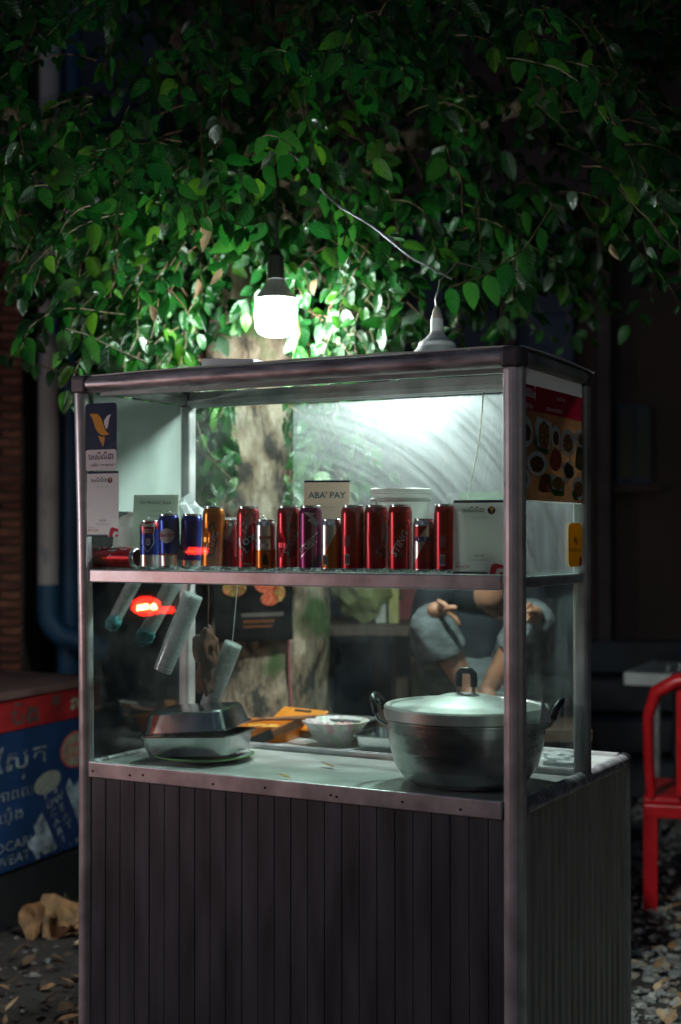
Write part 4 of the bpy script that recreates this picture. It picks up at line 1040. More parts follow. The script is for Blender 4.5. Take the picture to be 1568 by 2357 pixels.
# ------------------------------------------------------------------ the tree
def bark_mat():
    m = bpy.data.materials.new('bark'); n, l, b = nodes_of(m)
    tc = n.new('ShaderNodeTexCoord'); mp = n.new('ShaderNodeMapping'); mp.inputs['Scale'].default_value = (1, 1, .45)
    l.new(tc.outputs['Object'], mp.inputs[0])
    n1 = n.new('ShaderNodeTexNoise'); n1.inputs['Scale'].default_value = 14; n1.inputs['Detail'].default_value = 8; n1.inputs['Roughness'].default_value = .65; l.new(mp.outputs[0], n1.inputs[0])
    cr = n.new('ShaderNodeValToRGB'); e = cr.color_ramp.elements
    e[0].position = .40; e[0].color = (.025, .02, .014, 1); e[1].position = .60; e[1].color = (.36, .30, .22, 1)
    x = e.new(.47); x.color = (.17, .125, .08, 1); x = e.new(.54); x.color = (.24, .19, .13, 1)
    l.new(n1.outputs[0], cr.inputs[0])
    n2 = n.new('ShaderNodeTexNoise'); n2.inputs['Scale'].default_value = 5; l.new(tc.outputs['Object'], n2.inputs[0])
    mr = n.new('ShaderNodeMapRange'); mr.inputs['From Min'].default_value = .56; mr.inputs['From Max'].default_value = .68; l.new(n2.outputs[0], mr.inputs[0])
    mx = n.new('ShaderNodeMix'); mx.data_type = 'RGBA'; l.new(mr.outputs[0], mx.inputs[0]); l.new(cr.outputs[0], mx.inputs[6]); mx.inputs[7].default_value = (.06, .10, .03, 1)
    l.new(mx.outputs[2], b.inputs['Base Color']); b.inputs['Roughness'].default_value = .85
    n3 = n.new('ShaderNodeTexNoise'); n3.inputs['Scale'].default_value = 45; n3.inputs['Detail'].default_value = 8; l.new(mp.outputs[0], n3.inputs[0])
    bp = n.new('ShaderNodeBump'); bp.inputs['Strength'].default_value = .8; bp.inputs['Distance'].default_value = .02; l.new(n3.outputs[0], bp.inputs['Height']); l.new(bp.outputs[0], b.inputs['Normal'])
    return m
bark = bark_mat()
TX, TY = px(600, 0, 5.0).x, 5.0
tree = thing('tree', 'vine-covered tree with a mottled trunk and a dense dark green crown', 'tree', (TX, TY, 0))
def woody(path, rads, n=30, amp=.16, fr=5.0, seed=0, sub=10):
    """limb with lumps and furrows"""
    P = []; Rr = []
    for i in range(len(path) - 1):
        for k in range(sub):
            t_ = k / sub; P.append(Vector(path[i]).lerp(Vector(path[i + 1]), t_)); Rr.append(rads[i] + (rads[i + 1] - rads[i]) * t_)
    P.append(Vector(path[-1])); Rr.append(rads[-1])
    for _ in range(4): P = [P[0]] + [(P[i - 1] + P[i] * 2 + P[i + 1]) / 4 for i in range(1, len(P) - 1)] + [P[-1]]
    mb = MB().tube(P, Rr, bark, n)
    for i in range(len(P)):
        for j in range(n):
            v = Vector(mb.v[i * n + j]); d = v - P[i]
            a = math.atan2(d.y, d.x)
            q = amp * noise.noise(Vector((v.x * fr, v.y * fr, v.z * fr * .5 + seed))) + amp * .55 * noise.noise(Vector((v.x * 14, v.y * 14, v.z * 6 + seed))) + amp * .5 * abs(math.sin(a * 3.5 + 1.5 * noise.noise(Vector((v.z * 1.5, seed, 0)))))
            mb.v[i * n + j] = tuple(P[i] + d * (1 + q))
    mb.v = mb.v[:len(P) * n]; k = len(P) * n * 0
    mb.f = mb.f[:(len(P) - 1) * n]; mb.mi = mb.mi[:len(mb.f)]; mb.sm = mb.sm[:len(mb.f)]
    return mb
woody([(.0, .0, -.05), (.0, 0, .2), (.02, 0, .6), (.05, .02, 1.1), (.03, .0, 1.6), (-.02, -.02, 2.0), (0, 0, 2.4), (.05, .05, 3.0), (.1, .1, 4.2)], [.31, .255, .21, .19, .19, .195, .20, .20, .13], n=40, sub=12).build('trunk', tree)
limbs = [([(-.02, -.05, 2.25), (-.35, -.15, 2.6), (-.8, -.2, 2.85), (-1.5, -.1, 3.2)], [.075, .055, .04, .02]),
         ([(.02, -.02, 2.4), (.4, -.1, 2.75), (1.0, -.1, 2.95), (1.9, .1, 3.2)], [.075, .055, .04, .02]),
         ([(0, -.08, 2.32), (.06, -.25, 2.42), (.10, -.38, 2.62), (.15, -.5, 3.1)], [.10, .085, .075, .04]),
         ([(0, .0, 2.6), (-.3, .3, 3.2), (-.6, .5, 3.9)], [.09, .07, .03]), ([(.05, .0, 2.7), (.5, .4, 3.3), (.9, .6, 4.0)], [.09, .07, .03])]
for i, (p, r_) in enumerate(limbs): woody(p, r_, n=16, sub=8, seed=i * 3.1).build('branch', tree)

def leaf_mat():
    m = bpy.data.materials.new('leaf'); n, l, b = nodes_of(m)
    gi = n.new('ShaderNodeNewGeometry'); oi = n.new('ShaderNodeObjectInfo')
    ad = n.new('ShaderNodeMath'); ad.operation = 'ADD'; l.new(gi.outputs['Random Per Island'], ad.inputs[0]); l.new(oi.outputs['Random'], ad.inputs[1])
    fr_ = n.new('ShaderNodeMath'); fr_.operation = 'FRACT'; l.new(ad.outputs[0], fr_.inputs[0])
    cr = n.new('ShaderNodeValToRGB'); e = cr.color_ramp.elements
    e[0].position = 0; e[0].color = (.004, .040, .009, 1); e[1].position = 1; e[1].color = (.045, .15, .008, 1)
    x = e.new(.55); x.color = (.006, .066, .010, 1); x = e.new(.85); x.color = (.012, .095, .010, 1)
    l.new(fr_.outputs[0], cr.inputs[0])
    tc = n.new('ShaderNodeTexCoord'); nz = n.new('ShaderNodeTexNoise'); nz.inputs['Scale'].default_value = 70; nz.inputs['Detail'].default_value = 3; l.new(tc.outputs['Object'], nz.inputs[0])
    hs = n.new('ShaderNodeHueSaturation'); mrv = n.new('ShaderNodeMapRange'); mrv.inputs['To Min'].default_value = .75; mrv.inputs['To Max'].default_value = 1.25
    l.new(nz.outputs[0], mrv.inputs[0]); l.new(mrv.outputs[0], hs.inputs['Value']); l.new(cr.outputs[0], hs.inputs['Color'])
    l.new(hs.outputs[0], b.inputs['Base Color']); b.inputs['Roughness'].default_value = .24; b.inputs['Specular IOR Level'].default_value = .6
    # midrib and side veins
    uvn = n.new('ShaderNodeUVMap'); uvn.uv_map = 'UVMap'; sp = n.new('ShaderNodeSeparateXYZ'); l.new(uvn.outputs[0], sp.inputs[0])
    def mt_(op, a, b_=None):
        k = n.new('ShaderNodeMath'); k.operation = op
        for i_, v_ in enumerate((a, b_)):
            if v_ is None: continue
            if isinstance(v_, (int, float)): k.inputs[i_].default_value = v_
            else: l.new(v_, k.inputs[i_])
        return k.outputs[0]
    au = mt_('ABSOLUTE', mt_('SUBTRACT', sp.outputs[0], .5))
    vein = mt_('POWER', mt_('ABSOLUTE', mt_('SINE', mt_('MULTIPLY', mt_('SUBTRACT', sp.outputs[1], mt_('MULTIPLY', au, .45)), 22.0))), .35)
    rib = mt_('MINIMUM', mt_('MULTIPLY', au, 22.0), 1.0)
    hgt = mt_('ADD', mt_('MULTIPLY', mt_('MULTIPLY', vein, rib), .8), mt_('MULTIPLY', nz.outputs[0], .5))
    bp = n.new('ShaderNodeBump'); bp.inputs['Strength'].default_value = .55; bp.inputs['Distance'].default_value = .004; l.new(hgt, bp.inputs['Height']); l.new(bp.outputs[0], b.inputs['Normal'])
    mv = n.new('ShaderNodeMix'); mv.data_type = 'RGBA'; l.new(mt_('ADD', .6, mt_('MULTIPLY', mt_('MULTIPLY', vein, rib), .4)), mv.inputs[0]); mv.inputs[6].default_value = (.03, .13, .02, 1); l.new(hs.outputs[0], mv.inputs[7]); l.new(mv.outputs[2], b.inputs['Base Color'])
    tr = n.new('ShaderNodeBsdfTranslucent'); hs2 = n.new('ShaderNodeHueSaturation'); hs2.inputs['Value'].default_value = 1.7; hs2.inputs['Hue'].default_value = .485; l.new(hs.outputs[0], hs2.inputs['Color']); l.new(hs2.outputs[0], tr.inputs[0])
    mx = n.new('ShaderNodeMixShader'); mx.inputs[0].default_value = .25; l.new(b.outputs[0], mx.inputs[1]); l.new(tr.outputs[0], mx.inputs[2]); l.new(mx.outputs[0], n['Material Output'].inputs[0])
    return m
leaf_m = leaf_mat()
stem_m = mat('vine stem', (.10, .09, .03), .6, 0, .25, 30)
stem_b = mat('vine stem brown', (.14, .07, .04), .7, 0, .25, 30)
LEAVES = []     # (pos, rot 3x3, size)
stems = MB()
BUL = Vector(BULB)
def clear(p):
    """keep leaves out of the bulb, the cart, the lamp holder and the view of the bulb"""
    if (p - BUL).length < .13: return False
    q = CI @ p
    if -.06 < q.x < W + .06 and -.1 < q.y < DC + .05 and p.z < ZT + .035: return False
    if -.06 < q.x < W + .06 and -.1 < q.y < D + .05 and p.z < ZC + .25: return False
    if -.25 < q.x < W + .15 and -.1 < q.y < .88 and p.z < BUL.z + .14: return False
    # sight line to the bulb and its cord
    if p.y < BUL.y + .05:
        sx = p.x / p.y; sz = (p.z - EYE) / p.y
        bx = BUL.x / BUL.y; bz = (BUL.z - EYE) / BUL.y
        if abs(sx - bx) < .019 and -.022 < sz - bz < .075: return False
        if p.y < 3.45 and sz < .20: return False
        fxx = (1006 - 784) / F
        if abs(sx - fxx) < .022 and sz < .178: return False
    if (p - Vector((TX, TY, p.z))).length < .13: return False
    xd = 784 + p.x / p.y * F
    if 552 < xd < 652 and p.y < TY and p.z < 2.12 - .5 * noise.noise(p * 4): return False
    return True
def spray(r, p0, d, L, n, ls, stem=True, face=(0, -1, .35)):
    """a drooping twig with alternate leaves"""
    p = Vector(p0); d = Vector(d).normalized(); pts = [p.copy()]
    st = L / n
    for i in range(n):
        d = (d + Vector((r.gauss(0, .16), r.gauss(0, .16), -.16 + r.gauss(0, .1)))).normalized()
        p = p + d * st; pts.append(p.copy())
        for side in ((-1, 1)[i % 2],) if r.random() < .75 else (-1, 1):
            s = ls * (.35 + 1.1 * r.random()) * (1 - .25 * i / n)
            lat = d.cross(Vector(face)).normalized() * side
            ydir = (d * .35 + lat * r.uniform(.4, 1.0) + Vector((r.gauss(0, .3), r.gauss(0, .3), -.75 + r.gauss(0, .35)))).normalized()
            nrm = Vector(face) + Vector((r.gauss(0, .45), r.gauss(0, .4), r.gauss(0, .4)))
            nrm = (nrm - ydir * nrm.dot(ydir)).normalized()
            xdir = ydir.cross(nrm)
            pos = p + lat * s * .12
            tip = pos + ydir * s
            if clear(pos) and clear(tip) and clear((pos + tip) / 2):
                LEAVES.append((pos, Matrix((xdir, ydir, nrm)).transposed(), s))
    if stem and all(clear(q) for q in pts): stems.tube(pts, [.0022 * (1 - .6 * i / len(pts)) for i in range(len(pts))], stem_m if r.random() < .6 else stem_b, 4, cap=False)
rl = random.Random(21)
LOW = [(-400, 520), (60, 545), (170, 600), (225, 835), (480, 850), (800, 850), (840, 640), (950, 690), (1050, 690), (1200, 600), (1400, 545), (1500, 545), (1580, 580), (2000, 600)]
def zlow(xd):
    for (a, ya), (b, yb) in zip(LOW, LOW[1:]):
        if a <= xd <= b: yy = ya + (yb - ya) * (xd - a) / (b - a); break
    else: yy = 640
    return EYE + (1230 - yy) / F * 4.3
n_spray = 0; tries = 0
while n_spray < 2000 and tries < 30000:
    tries += 1
    X = rl.uniform(-2.3, 2.4); Yd = 4.0 + 1.2 * rl.random() ** 1.2
    if rl.random() < .13: Yd = rl.uniform(3.45, 4.1)
    xd = 784 + X / 4.3 * F
    z0 = zlow(xd) + .10
    Z = z0 + (4.0 - z0) * rl.random() ** 1.25
    # soft clumps with gaps between them
    if noise.noise(Vector((X * 1.6, Yd * 1.6, Z * 1.9))) < -.16 and rl.random() < .75: continue
    if Yd < 4.1 and Z < z0 + .25: continue
    side = Vector((X - TX, Yd - TY, 0)); side = side.normalized() if side.length > .01 else Vector((0, -1, 0))
    d = side * .6 + Vector((rl.gauss(0, .4), -.6 + rl.gauss(0, .3), -.25 + rl.gauss(0, .3)))
    spray(rl, (X, Yd, Z), d, rl.uniform(.22, .5), rl.randint(6, 11), .069, face=(.1 * rl.gauss(0, 1), -1, .45))
    n_spray += 1
# dense vine around the trunk and over the lit part
for k in range(300):
    z = rl.uniform(1.62, 2.75); left = rl.random() < .5
    xd = rl.uniform(395, 545) if left else rl.uniform(660, 790)
    if z > 1.95: xd = rl.uniform(250, 830)
    Yd = rl.uniform(4.32, 4.85)
    X = (xd - 784) / F * Yd
    if z < 1.85 and not left and rl.random() < .35: z = rl.uniform(1.48, 1.85); X = (rl.uniform(670, 810) - 784) / F * Yd
    if z < 1.80 and left and X > px(545, 0, Yd).x: continue
    spray(rl, (X, Yd, z), (rl.gauss(0, .5), -.5, -.5), rl.uniform(.10, .24), rl.randint(3, 6), .064, face=(0, -1, .3))
for k in range(70):
    a = rl.uniform(-.2, math.pi + .2); q = rl.uniform(.16, .42)
    pc = BUL + Vector((math.cos(a) * q * 1.3, rl.uniform(.02, .38), math.sin(a) * q * .9 + rl.uniform(-.12, .05)))
    spray(rl, pc, (rl.gauss(0, .5), -.2, -.6), rl.uniform(.08, .2), rl.randint(3, 5), .062, face=((BUL - pc).x, -1, .2))
for k in range(70):
    if k % 5 < 3: xd, z = rl.uniform(660, 800), rl.uniform(1.55, 1.98)
    else: xd, z = rl.uniform(425, 535), rl.uniform(1.70, 2.0)
    Yd = rl.uniform(4.36, 4.7)
    spray(rl, ((xd - 784) / F * Yd, Yd, z), (rl.gauss(0, .5), -.3, -.6), rl.uniform(.08, .2), rl.randint(3, 5), .064, face=(0, -1, .5))
# single drooping twigs seen against the dark
def path_spray(pts, ls, n, r):
    pts = [Vector(p) for p in pts]
    seg = [pts[0].lerp(pts[1], i / 6) for i in range(6)]
    for a, b in zip(pts[1:], pts[2:]): seg += [a.lerp(b, i / 6) for i in range(6)]
    seg.append(pts[-1])
    stems.tube(seg, .0026, stem_m, 5, cap=False)
    for i in range(n):
        q = seg[int((len(seg) - 1) * (i + 1) / n)]; s = ls * r.uniform(.85, 1.15)
        yd = Vector((r.gauss(0, .3), r.gauss(0, .2) - .2, -1)).normalized(); nm = Vector((r.gauss(0, .4), -1, .4)); nm = (nm - yd * nm.dot(yd)).normalized()
        LEAVES.append((q, Matrix((yd.cross(nm), yd, nm)).transposed(), s))
path_spray([px(1275, 470, 4.0), px(1210, 570, 3.95), px(1120, 630, 3.9), px(1035, 660, 3.85)], .088, 6, rl)
path_spray([px(340, 835, 4.05), px(260, 800, 4.0), px(200, 770, 3.95), px(150, 755, 3.9)], .080, 7, rl)
path_spray([px(215, 860, 4.6), px(120, 850, 4.6), px(40, 820, 4.6), px(-30, 810, 4.6)], .055, 8, rl)
path_spray([px(500, 455, 3.95), px(525, 505, 3.95), px(560, 520, 3.95), px(610, 510, 3.95)], .075, 6, rl)
path_spray([px(735, 430, 4.0), px(770, 455, 4.0), px(800, 500, 3.95), px(790, 560, 3.95)], .07, 8, rl)

leaf_uv = np.array([(u, i / 6) for i in range(7) for u in (0, .5, 1)])
def add_uv(me, per_vert):
    uv = me.uv_layers.new(name='UVMap'); ix = np.zeros(len(me.loops), dtype=np.int64); me.loops.foreach_get('vertex_index', ix)
    uv.data.foreach_set('uv', per_vert[ix].astype(np.float32).ravel())
variants = []
for k in range(6):
    vs, fs = leaf_grid(1, .56 + .05 * (k % 3), .22 + .05 * (k % 2), .35 * ((k % 4) - 1) * .5 + .2, 6, seed=k)
    me = bpy.data.meshes.new('leaf'); me.from_pydata(vs, [], fs); me.materials.append(leaf_m)
    me.polygons.foreach_set('use_smooth', [True] * len(fs)); me.update(); add_uv(me, leaf_uv); variants.append((me, np.array(vs), np.array(fs)))
def score(lf):
    p, M, s = lf; c = p + M.col[1] * s * .5
    xd = 784 + c.x / c.y * F; yd = 1230 - (c.z - EYE) / c.y * F
    if not (0 < xd < 1568 and 0 < yd < 1100): return -1
    f = abs(M.col[2].dot((c - Vector((0, 0, EYE))).normalized()))
    lit = 1 / (.25 + (c - BUL).length)
    return s / c.y * (.35 + f) * (0.6 + .25 * lit)
LEAVES.sort(key=score, reverse=True)
TL = Vector((TX, TY, 0))
rv_ = random.Random(5)
for p, M, s in LEAVES[:300]:
    o = bpy.data.objects.new('leaf', variants[rv_.randrange(6)][0]); COL.objects.link(o); o.parent = tree
    o.location = p - TL; o.rotation_mode = 'QUATERNION'; o.rotation_quaternion = M.to_quaternion(); o.scale = (s, s, s)
V, Fc, off = [], [], 0
for p, M, s in LEAVES[300:]:
    me, tv, tf = variants[rv_.randrange(6)]
    V.append(tv @ np.array(M).T * s + np.array(p - TL)); Fc.append(tf + off); off += len(tv)
me = bpy.data.meshes.new('foliage'); me.from_pydata(np.concatenate(V).tolist(), [], np.concatenate(Fc).tolist()); me.materials.append(leaf_m)
me.polygons.foreach_set('use_smooth', [True] * len(me.polygons)); me.update()
add_uv(me, np.tile(leaf_uv, (len(V), 1)))
fo = bpy.data.objects.new('foliage', me); COL.objects.link(fo); fo.parent = tree; fo['kind'] = 'stuff'
for i, v in enumerate(stems.v): stems.v[i] = tuple(Vector(v) - TL)
so = stems.build('vine_stems', tree); so['kind'] = 'stuff'
# dead leaves caught in the vine
for i, (x, y, Y, L) in enumerate([(510, 615, 3.9, .06), (478, 495, 3.95, .10), (345, 700, 4.1, .07), (1408, 560, 4.2, .06), (455, 640, 4.1, .06), (730, 640, 4.2, .07), (570, 330, 4.2, .07)]):
    vs, fs = leaf_grid(L, L * .38, .9, .5, 6, seed=i); o = MB().add(vs, fs, dry_p, True).build('dead_leaf', tree)
    o.location = px(x, y, Y) - TL; o.rotation_euler = (R(-95 + 20 * math.sin(i * 2)), R(30 * math.cos(i * 5)), R(40 * math.sin(i * 3)))

# wires
def wire(pts, r, m, name, label, n=8):
    P = [Vector(p) for p in pts]; out = []
    for i in range(len(P) - 1):
        p0, p1, p2, p3 = P[max(0, i - 1)], P[i], P[i + 1], P[min(len(P) - 1, i + 2)]
        for k in range(n):
            t_ = k / n
            out.append(.5 * ((2 * p1) + (p2 - p0) * t_ + (2 * p0 - 5 * p1 + 4 * p2 - p3) * t_ ** 2 + (3 * p1 - p0 - 3 * p2 + p3) * t_ ** 3))
    out.append(P[-1]); o = MB().tube(out, r, m, 6).build(name); return tag(o, label, 'wire')
wire([px(640, 330, 4.05), px(700, 375, 3.98), px(760, 455, 3.9), px(860, 520, 3.85), px(940, 585, 3.8), px(985, 610, 3.80), px(1040, 640, 3.9)], .0032, mat('grey cable', (.20, .22, .22), .5), 'power_cable', 'pale grey cable looping down from the trunk to the lamp holder')
wire([px(612, 160, 4.2), px(625, 260, 4.15), px(640, 330, 4.1), px(645, 345, 4.1)], .002, stem_b, 'vine_twine', 'thin brown twine hanging in the crown above the bulb')
wire([px(460, 260, 4.2), px(465, 420, 4.15), px(480, 520, 4.1), px(505, 600, 4.1)], .003, stem_b, 'vine_twine', 'brown dead vine stem hanging left of the bulb')
wire([px(780, 755, 4.5), px(830, 770, 4.6), px(880, 740, 4.9), px(930, 690, 5.2)], .004, mat('red cable', (.28, .06, .05), .5), 'red_cable', 'thin red cable sagging behind the lamp holder')
wire([px(668, 700, 4.80), px(671, 1000, 4.80), px(664, 1340, 4.80), px(666, 1500, 4.80), px(674, 1680, 4.80)], .005, mat('pink cable', (.30, .10, .10), .5), 'pink_cable', 'pink cable running down beside the trunk')
wire([on_cart(.92, DC - .045, ZT - .05), on_cart(.91, DC - .047, 1.65), on_cart(.88, DC - .05, 1.50), on_cart(.87, DC - .05, 1.36)], .0022, white_pl, 'white_cord', 'white cord hanging inside the upper back pane')

# ------------------------------------------------------------------ behind the cart
bd = thing('menu_board', 'black menu board with orange dishes hung on the trunk', 'sign')
bw_, bh_ = .26, .36
MB().box((-bw_ / 2, 0, -bh_ / 2), (bw_ / 2, .008, bh_ / 2), mat('board black', (.005, .0045, .0045), .9, 0, .2, 10, spec=.05), .002).build('board', bd)
p = MB(); fn = Plane((0, 0, 0), (1, 0, 0), (0, 0, 1), .0008)
for cx, cz, rx, rz, m in ((-.06, .0, .04, .028, f_mix), (.05, .01, .045, .03, f_red), (.055, -.04, .03, .022, f_red), (.085, -.02, .022, .03, f_mix)):
    p.flat([(cx + rx * math.cos(2 * math.pi * i / 18), cz + rz * math.sin(2 * math.pi * i / 18)) for i in range(18)], m, fn)
for z0, z1, x0, x1, m in ((-.098, -.084, -.04, .10, mat('board grey', (.07, .06, .055), .8, spec=.1)), (-.118, -.108, -.035, .07, mat('board orange', (.09, .03, .012), .8, spec=.1)), (-.134, -.126, -.035, .06, mat('board orange', (.16, .05, .02)))): p.flat([(x0, z0), (x1, z0), (x1, z1), (x0, z1)], m, fn)
p.build('print', bd)
bd.location = px(582, 1352, 4.72); bd.rotation_euler = (R(5), R(-2), R(6))

tbx = thing('wooden_counter', 'rough wooden counter with a pale leg behind the cart', 'table', (0, 5.3, 0))
MB().box((px(640, 0, 5.3).x, -.05, 1.045), (px(985, 0, 5.3).x, .55, 1.085), wood_dark, .004).build('top', tbx)
MB().box((px(648, 0, 5.3).x, -.075, 1.065), (px(708, 0, 5.3).x, -.051, 1.125), wood_pale, .003).build('bracket', tbx)
for x in (723, 960):
    c = px(x, 0, 5.3).x
    for y in (-.02, .5): MB().box((c - .023, y - .02, 0), (c + .023, y + .02, 1.044), wood_pale, .004).build('leg', tbx)
MB().box((px(760, 0, 5.3).x, .2, .5), (px(930, 0, 5.3).x, .5, .55), wood_dark, .003).build('lower_shelf', tbx)
crumple('plastic_bag', 'yellowish green plastic bag on the wooden counter', 'plastic bag', (.13, .10, .13), mat('green bag', (.36, .38, .16), .4, 0, .2, 12, .2, trans=.3), 5, Matrix.Translation((px(840, 0, 5.35).x, 5.42, 1.085)), amp=.3)
for x, c, l_ in ((880, (.5, .52, .45), 'pale carton beside the green bag on the wooden counter'), (902, (.45, .42, .15), 'yellowish carton at the end of the wooden counter')):
    o = MB().box((-.026, -.03, 0), (.026, .03, .17), mat('carton %d' % x, c, .5), .003).build('carton'); o.location = (px(x, 0, 5.4).x, 5.4, 1.085); tag(o, l_, 'carton')
o = MB().box((-.10, -.1, 0), (.10, .1, .22), mat('red crate', (.25, .02, .025), .5, 0, .2, 10), .012).build('crate'); o.location = (px(950, 0, 5.75).x, 5.75, 1.07); tag(o, 'dark red crate behind the cartons', 'crate')
o = MB().box((px(905, 0, 5.75).x, 5.6, 0), (px(1000, 0, 5.75).x, 5.95, 1.068), wood_dark, .01).build('cupboard'); tag(o, 'dark low cupboard carrying the red crate', 'cupboard')

# parked motorbike, nose to the viewer
mbk = thing('motorbike', 'dark parked motorbike with a small red light behind the counter', 'motorbike', (px(722, 0, 6.25).x, 6.25, 0))
chrome = mat('chrome', (.7, .7, .7), .15, 1, .05, 20)
for y in (0.0, 1.22):
    wlo = MB(); Mw = Matrix.Translation((0, y, .29)) @ Matrix.Rotation(R(90), 4, 'Y')
    wlo.lathe([(.23, -.03), (.27, -.04), (.29, 0), (.27, .04), (.23, .03)], black_pl, 30, Mw); w_ = wlo.build('wheel', mbk)
    MB().lathe([(.23, -.02), (.225, 0), (.23, .02)], chrome, 30, Mw).build('rim', w_)
    sp_ = MB()
    for a in range(6): sp_.tube([(0, y, .29), (0, y + .225 * math.cos(a * 1.047), .29 + .225 * math.sin(a * 1.047))], .008, chrome, 6)
    sp_.build('spoke', w_)
for s_ in (-1, 1): MB().tube([(s_ * .07, 0, .29), (s_ * .07, .10, .75), (s_ * .06, .16, .98)], .02, chrome, 10).build('fork', mbk)
MB().box((-.09, -.10, .78), (.09, .14, 1.04), dark_metal, .05, seg=3).build('cowl', mbk)
hl = MB().lathe([(0, .02), (.05, .012), (.065, 0)], mat('lamp glass', (.6, .62, .62), .1), 20, Matrix.Translation((0, -.105, .93)) @ Matrix.Rotation(R(90), 4, 'X')).build('headlight', mbk)
MB().tube([(-.36, .22, 1.08), (-.2, .18, 1.06), (0, .16, 1.03), (.2, .18, 1.06), (.36, .22, 1.08)], .013, chrome, 8).build('handlebar', mbk)
for s_ in (-1, 1):
    MB().tube([(s_ * .24, .18, 1.065), (s_ * .28, .15, 1.2)], .006, chrome, 6).build('mirror_stalk', mbk)
    MB().lathe([(0, -.006), (.05, -.005), (.055, .004), (0, .008)], chrome, 18, Matrix.Translation((s_ * .285, .15, 1.235)) @ Matrix.Rotation(R(90), 4, 'X')).build('mirror', mbk)
MB().lathe([(0, -.014), (.020, -.008), (.024, .004), (0, .012)], emit('red indicator', (1, .06, .02), 9.0), 16, Matrix.Translation((.012, -.05, 1.145)) @ Matrix.Rotation(R(90), 4, 'X')).build('red_lamp', mbk)
MB().tube([(.012, -.04, 1.13), (.01, .06, 1.03)], .008, dark_metal, 8).build('lamp_stalk', mbk)
MB().lathe([(0, -.010), (.022, -.006), (.026, .004), (0, .010)], chrome, 16, Matrix.Translation((-.048, -.05, 1.15)) @ Matrix.Rotation(R(90), 4, 'X')).build('dial', mbk)
MB().tube([(-.045, -.04, 1.13), (-.02, .06, 1.03)], .007, dark_metal, 8).build('dial_stalk', mbk)
MB().box((-.10, .30, .45), (.10, .75, .80), dark_metal, .06, seg=3).build('body', mbk); MB().box((-.12, .55, .78), (.12, 1.25, .88), black_pl, .04, seg=3).build('seat', mbk)
MB().tube([(0, .16, .95), (0, .40, .62), (0, 1.22, .29)], .04, dark_metal, 10).build('frame', mbk)

# person sitting with knees up on a raised bench
PB = Vector((.462, 4.78, 0))
bn = thing('bench', 'raised wooden bench the seated person rests on', 'bench', (PB.x, PB.y, 0))
MB().box((-.34, -.36, .775), (.32, .34, .815), wood_dark, .004).build('seat', bn)
for sx_ in (-1, 1):
    for sy_ in (-1, 1): MB().box((sx_ * .28 - .025, sy_ * .30 - .025, 0), (sx_ * .28 + .025, sy_ * .30 + .025, .774), wood_dark, .003).build('leg', bn)
def skin(name, verts, edges, mats, parent, sub=2, root=0):
    me = bpy.data.meshes.new(name); me.from_pydata([v[:3] for v in verts], edges, [])
    o = bpy.data.objects.new(name, me); COL.objects.link(o)
    md = o.modifiers.new('s', 'SKIN'); md.use_smooth_shade = True; md.branch_smoothing = .6
    o.modifiers.new('sub', 'SUBSURF').levels = sub; o.modifiers['sub'].render_levels = sub
    for i, v in enumerate(verts): me.skin_vertices[0].data[i].radius = (v[3], v[4] if len(v) > 4 else v[3]); me.skin_vertices[0].data[i].use_root = (i == root)
    bpy.context.view_layer.update()
    m2 = bpy.data.meshes.new_from_object(o.evaluated_get(bpy.context.evaluated_depsgraph_get()))
    bpy.data.objects.remove(o); m2.materials.clear(); m2.materials.append(mats)
    m2.polygons.foreach_set('use_smooth', [True] * len(m2.polygons))
    o = bpy.data.objects.new(name, m2); COL.objects.link(o)
    if parent: o.parent = parent
    return o
skin_m = mat('skin', (.36, .17, .10), .5, 0, .08, 20); denim = mat('denim', (.13, .155, .16), .9, 0, .35, 14, 1.0, bscale=16, stretch=(1, 1, 2.2))
tee = mat('navy tee', (.006, .009, .016), .9, 0, .2, 15, .2); hair_m = mat('black hair', (.012, .011, .010), .5, 0, .2, 60, .4)
per = thing('person', 'seated person in rolled grey denim and a navy top, hand resting on a raised knee', 'person', (PB.x, PB.y, .815))
def wp(x, y, Y): return px(x, y, Y) - Vector((PB.x, PB.y, .815))
kL, kR = wp(985, 1412, 4.50), wp(1240, 1405, 4.52); aL, aR = wp(1080, 1592, 4.58), wp(1118, 1592, 4.60)
hL, hR = Vector((-.10, .10, .10)), Vector((.11, .10, .10)); pel = Vector((0, .12, .11))
sp1, sp2, sh = Vector((0, .10, .24)), Vector((0, .05, .37)), Vector((.01, -.01, .44))
shL, shR = Vector((-.165, .0, .42)), Vector((.185, .0, .42)); nk = Vector((.02, -.05, .50)); hd1, hd2 = Vector((.03, -.09, .56)), Vector((.035, -.10, .66))
handL = wp(1008, 1392, 4.44)
elL = Vector((-.185, -.02, .20)); elR = Vector((.205, -.02, .20)); handR = wp(1225, 1400, 4.44)
def T(v, r, r2=None): return (v.x, v.y, v.z, r, r2 or r)
def lerp(a, b, t_): return a.lerp(b, t_)
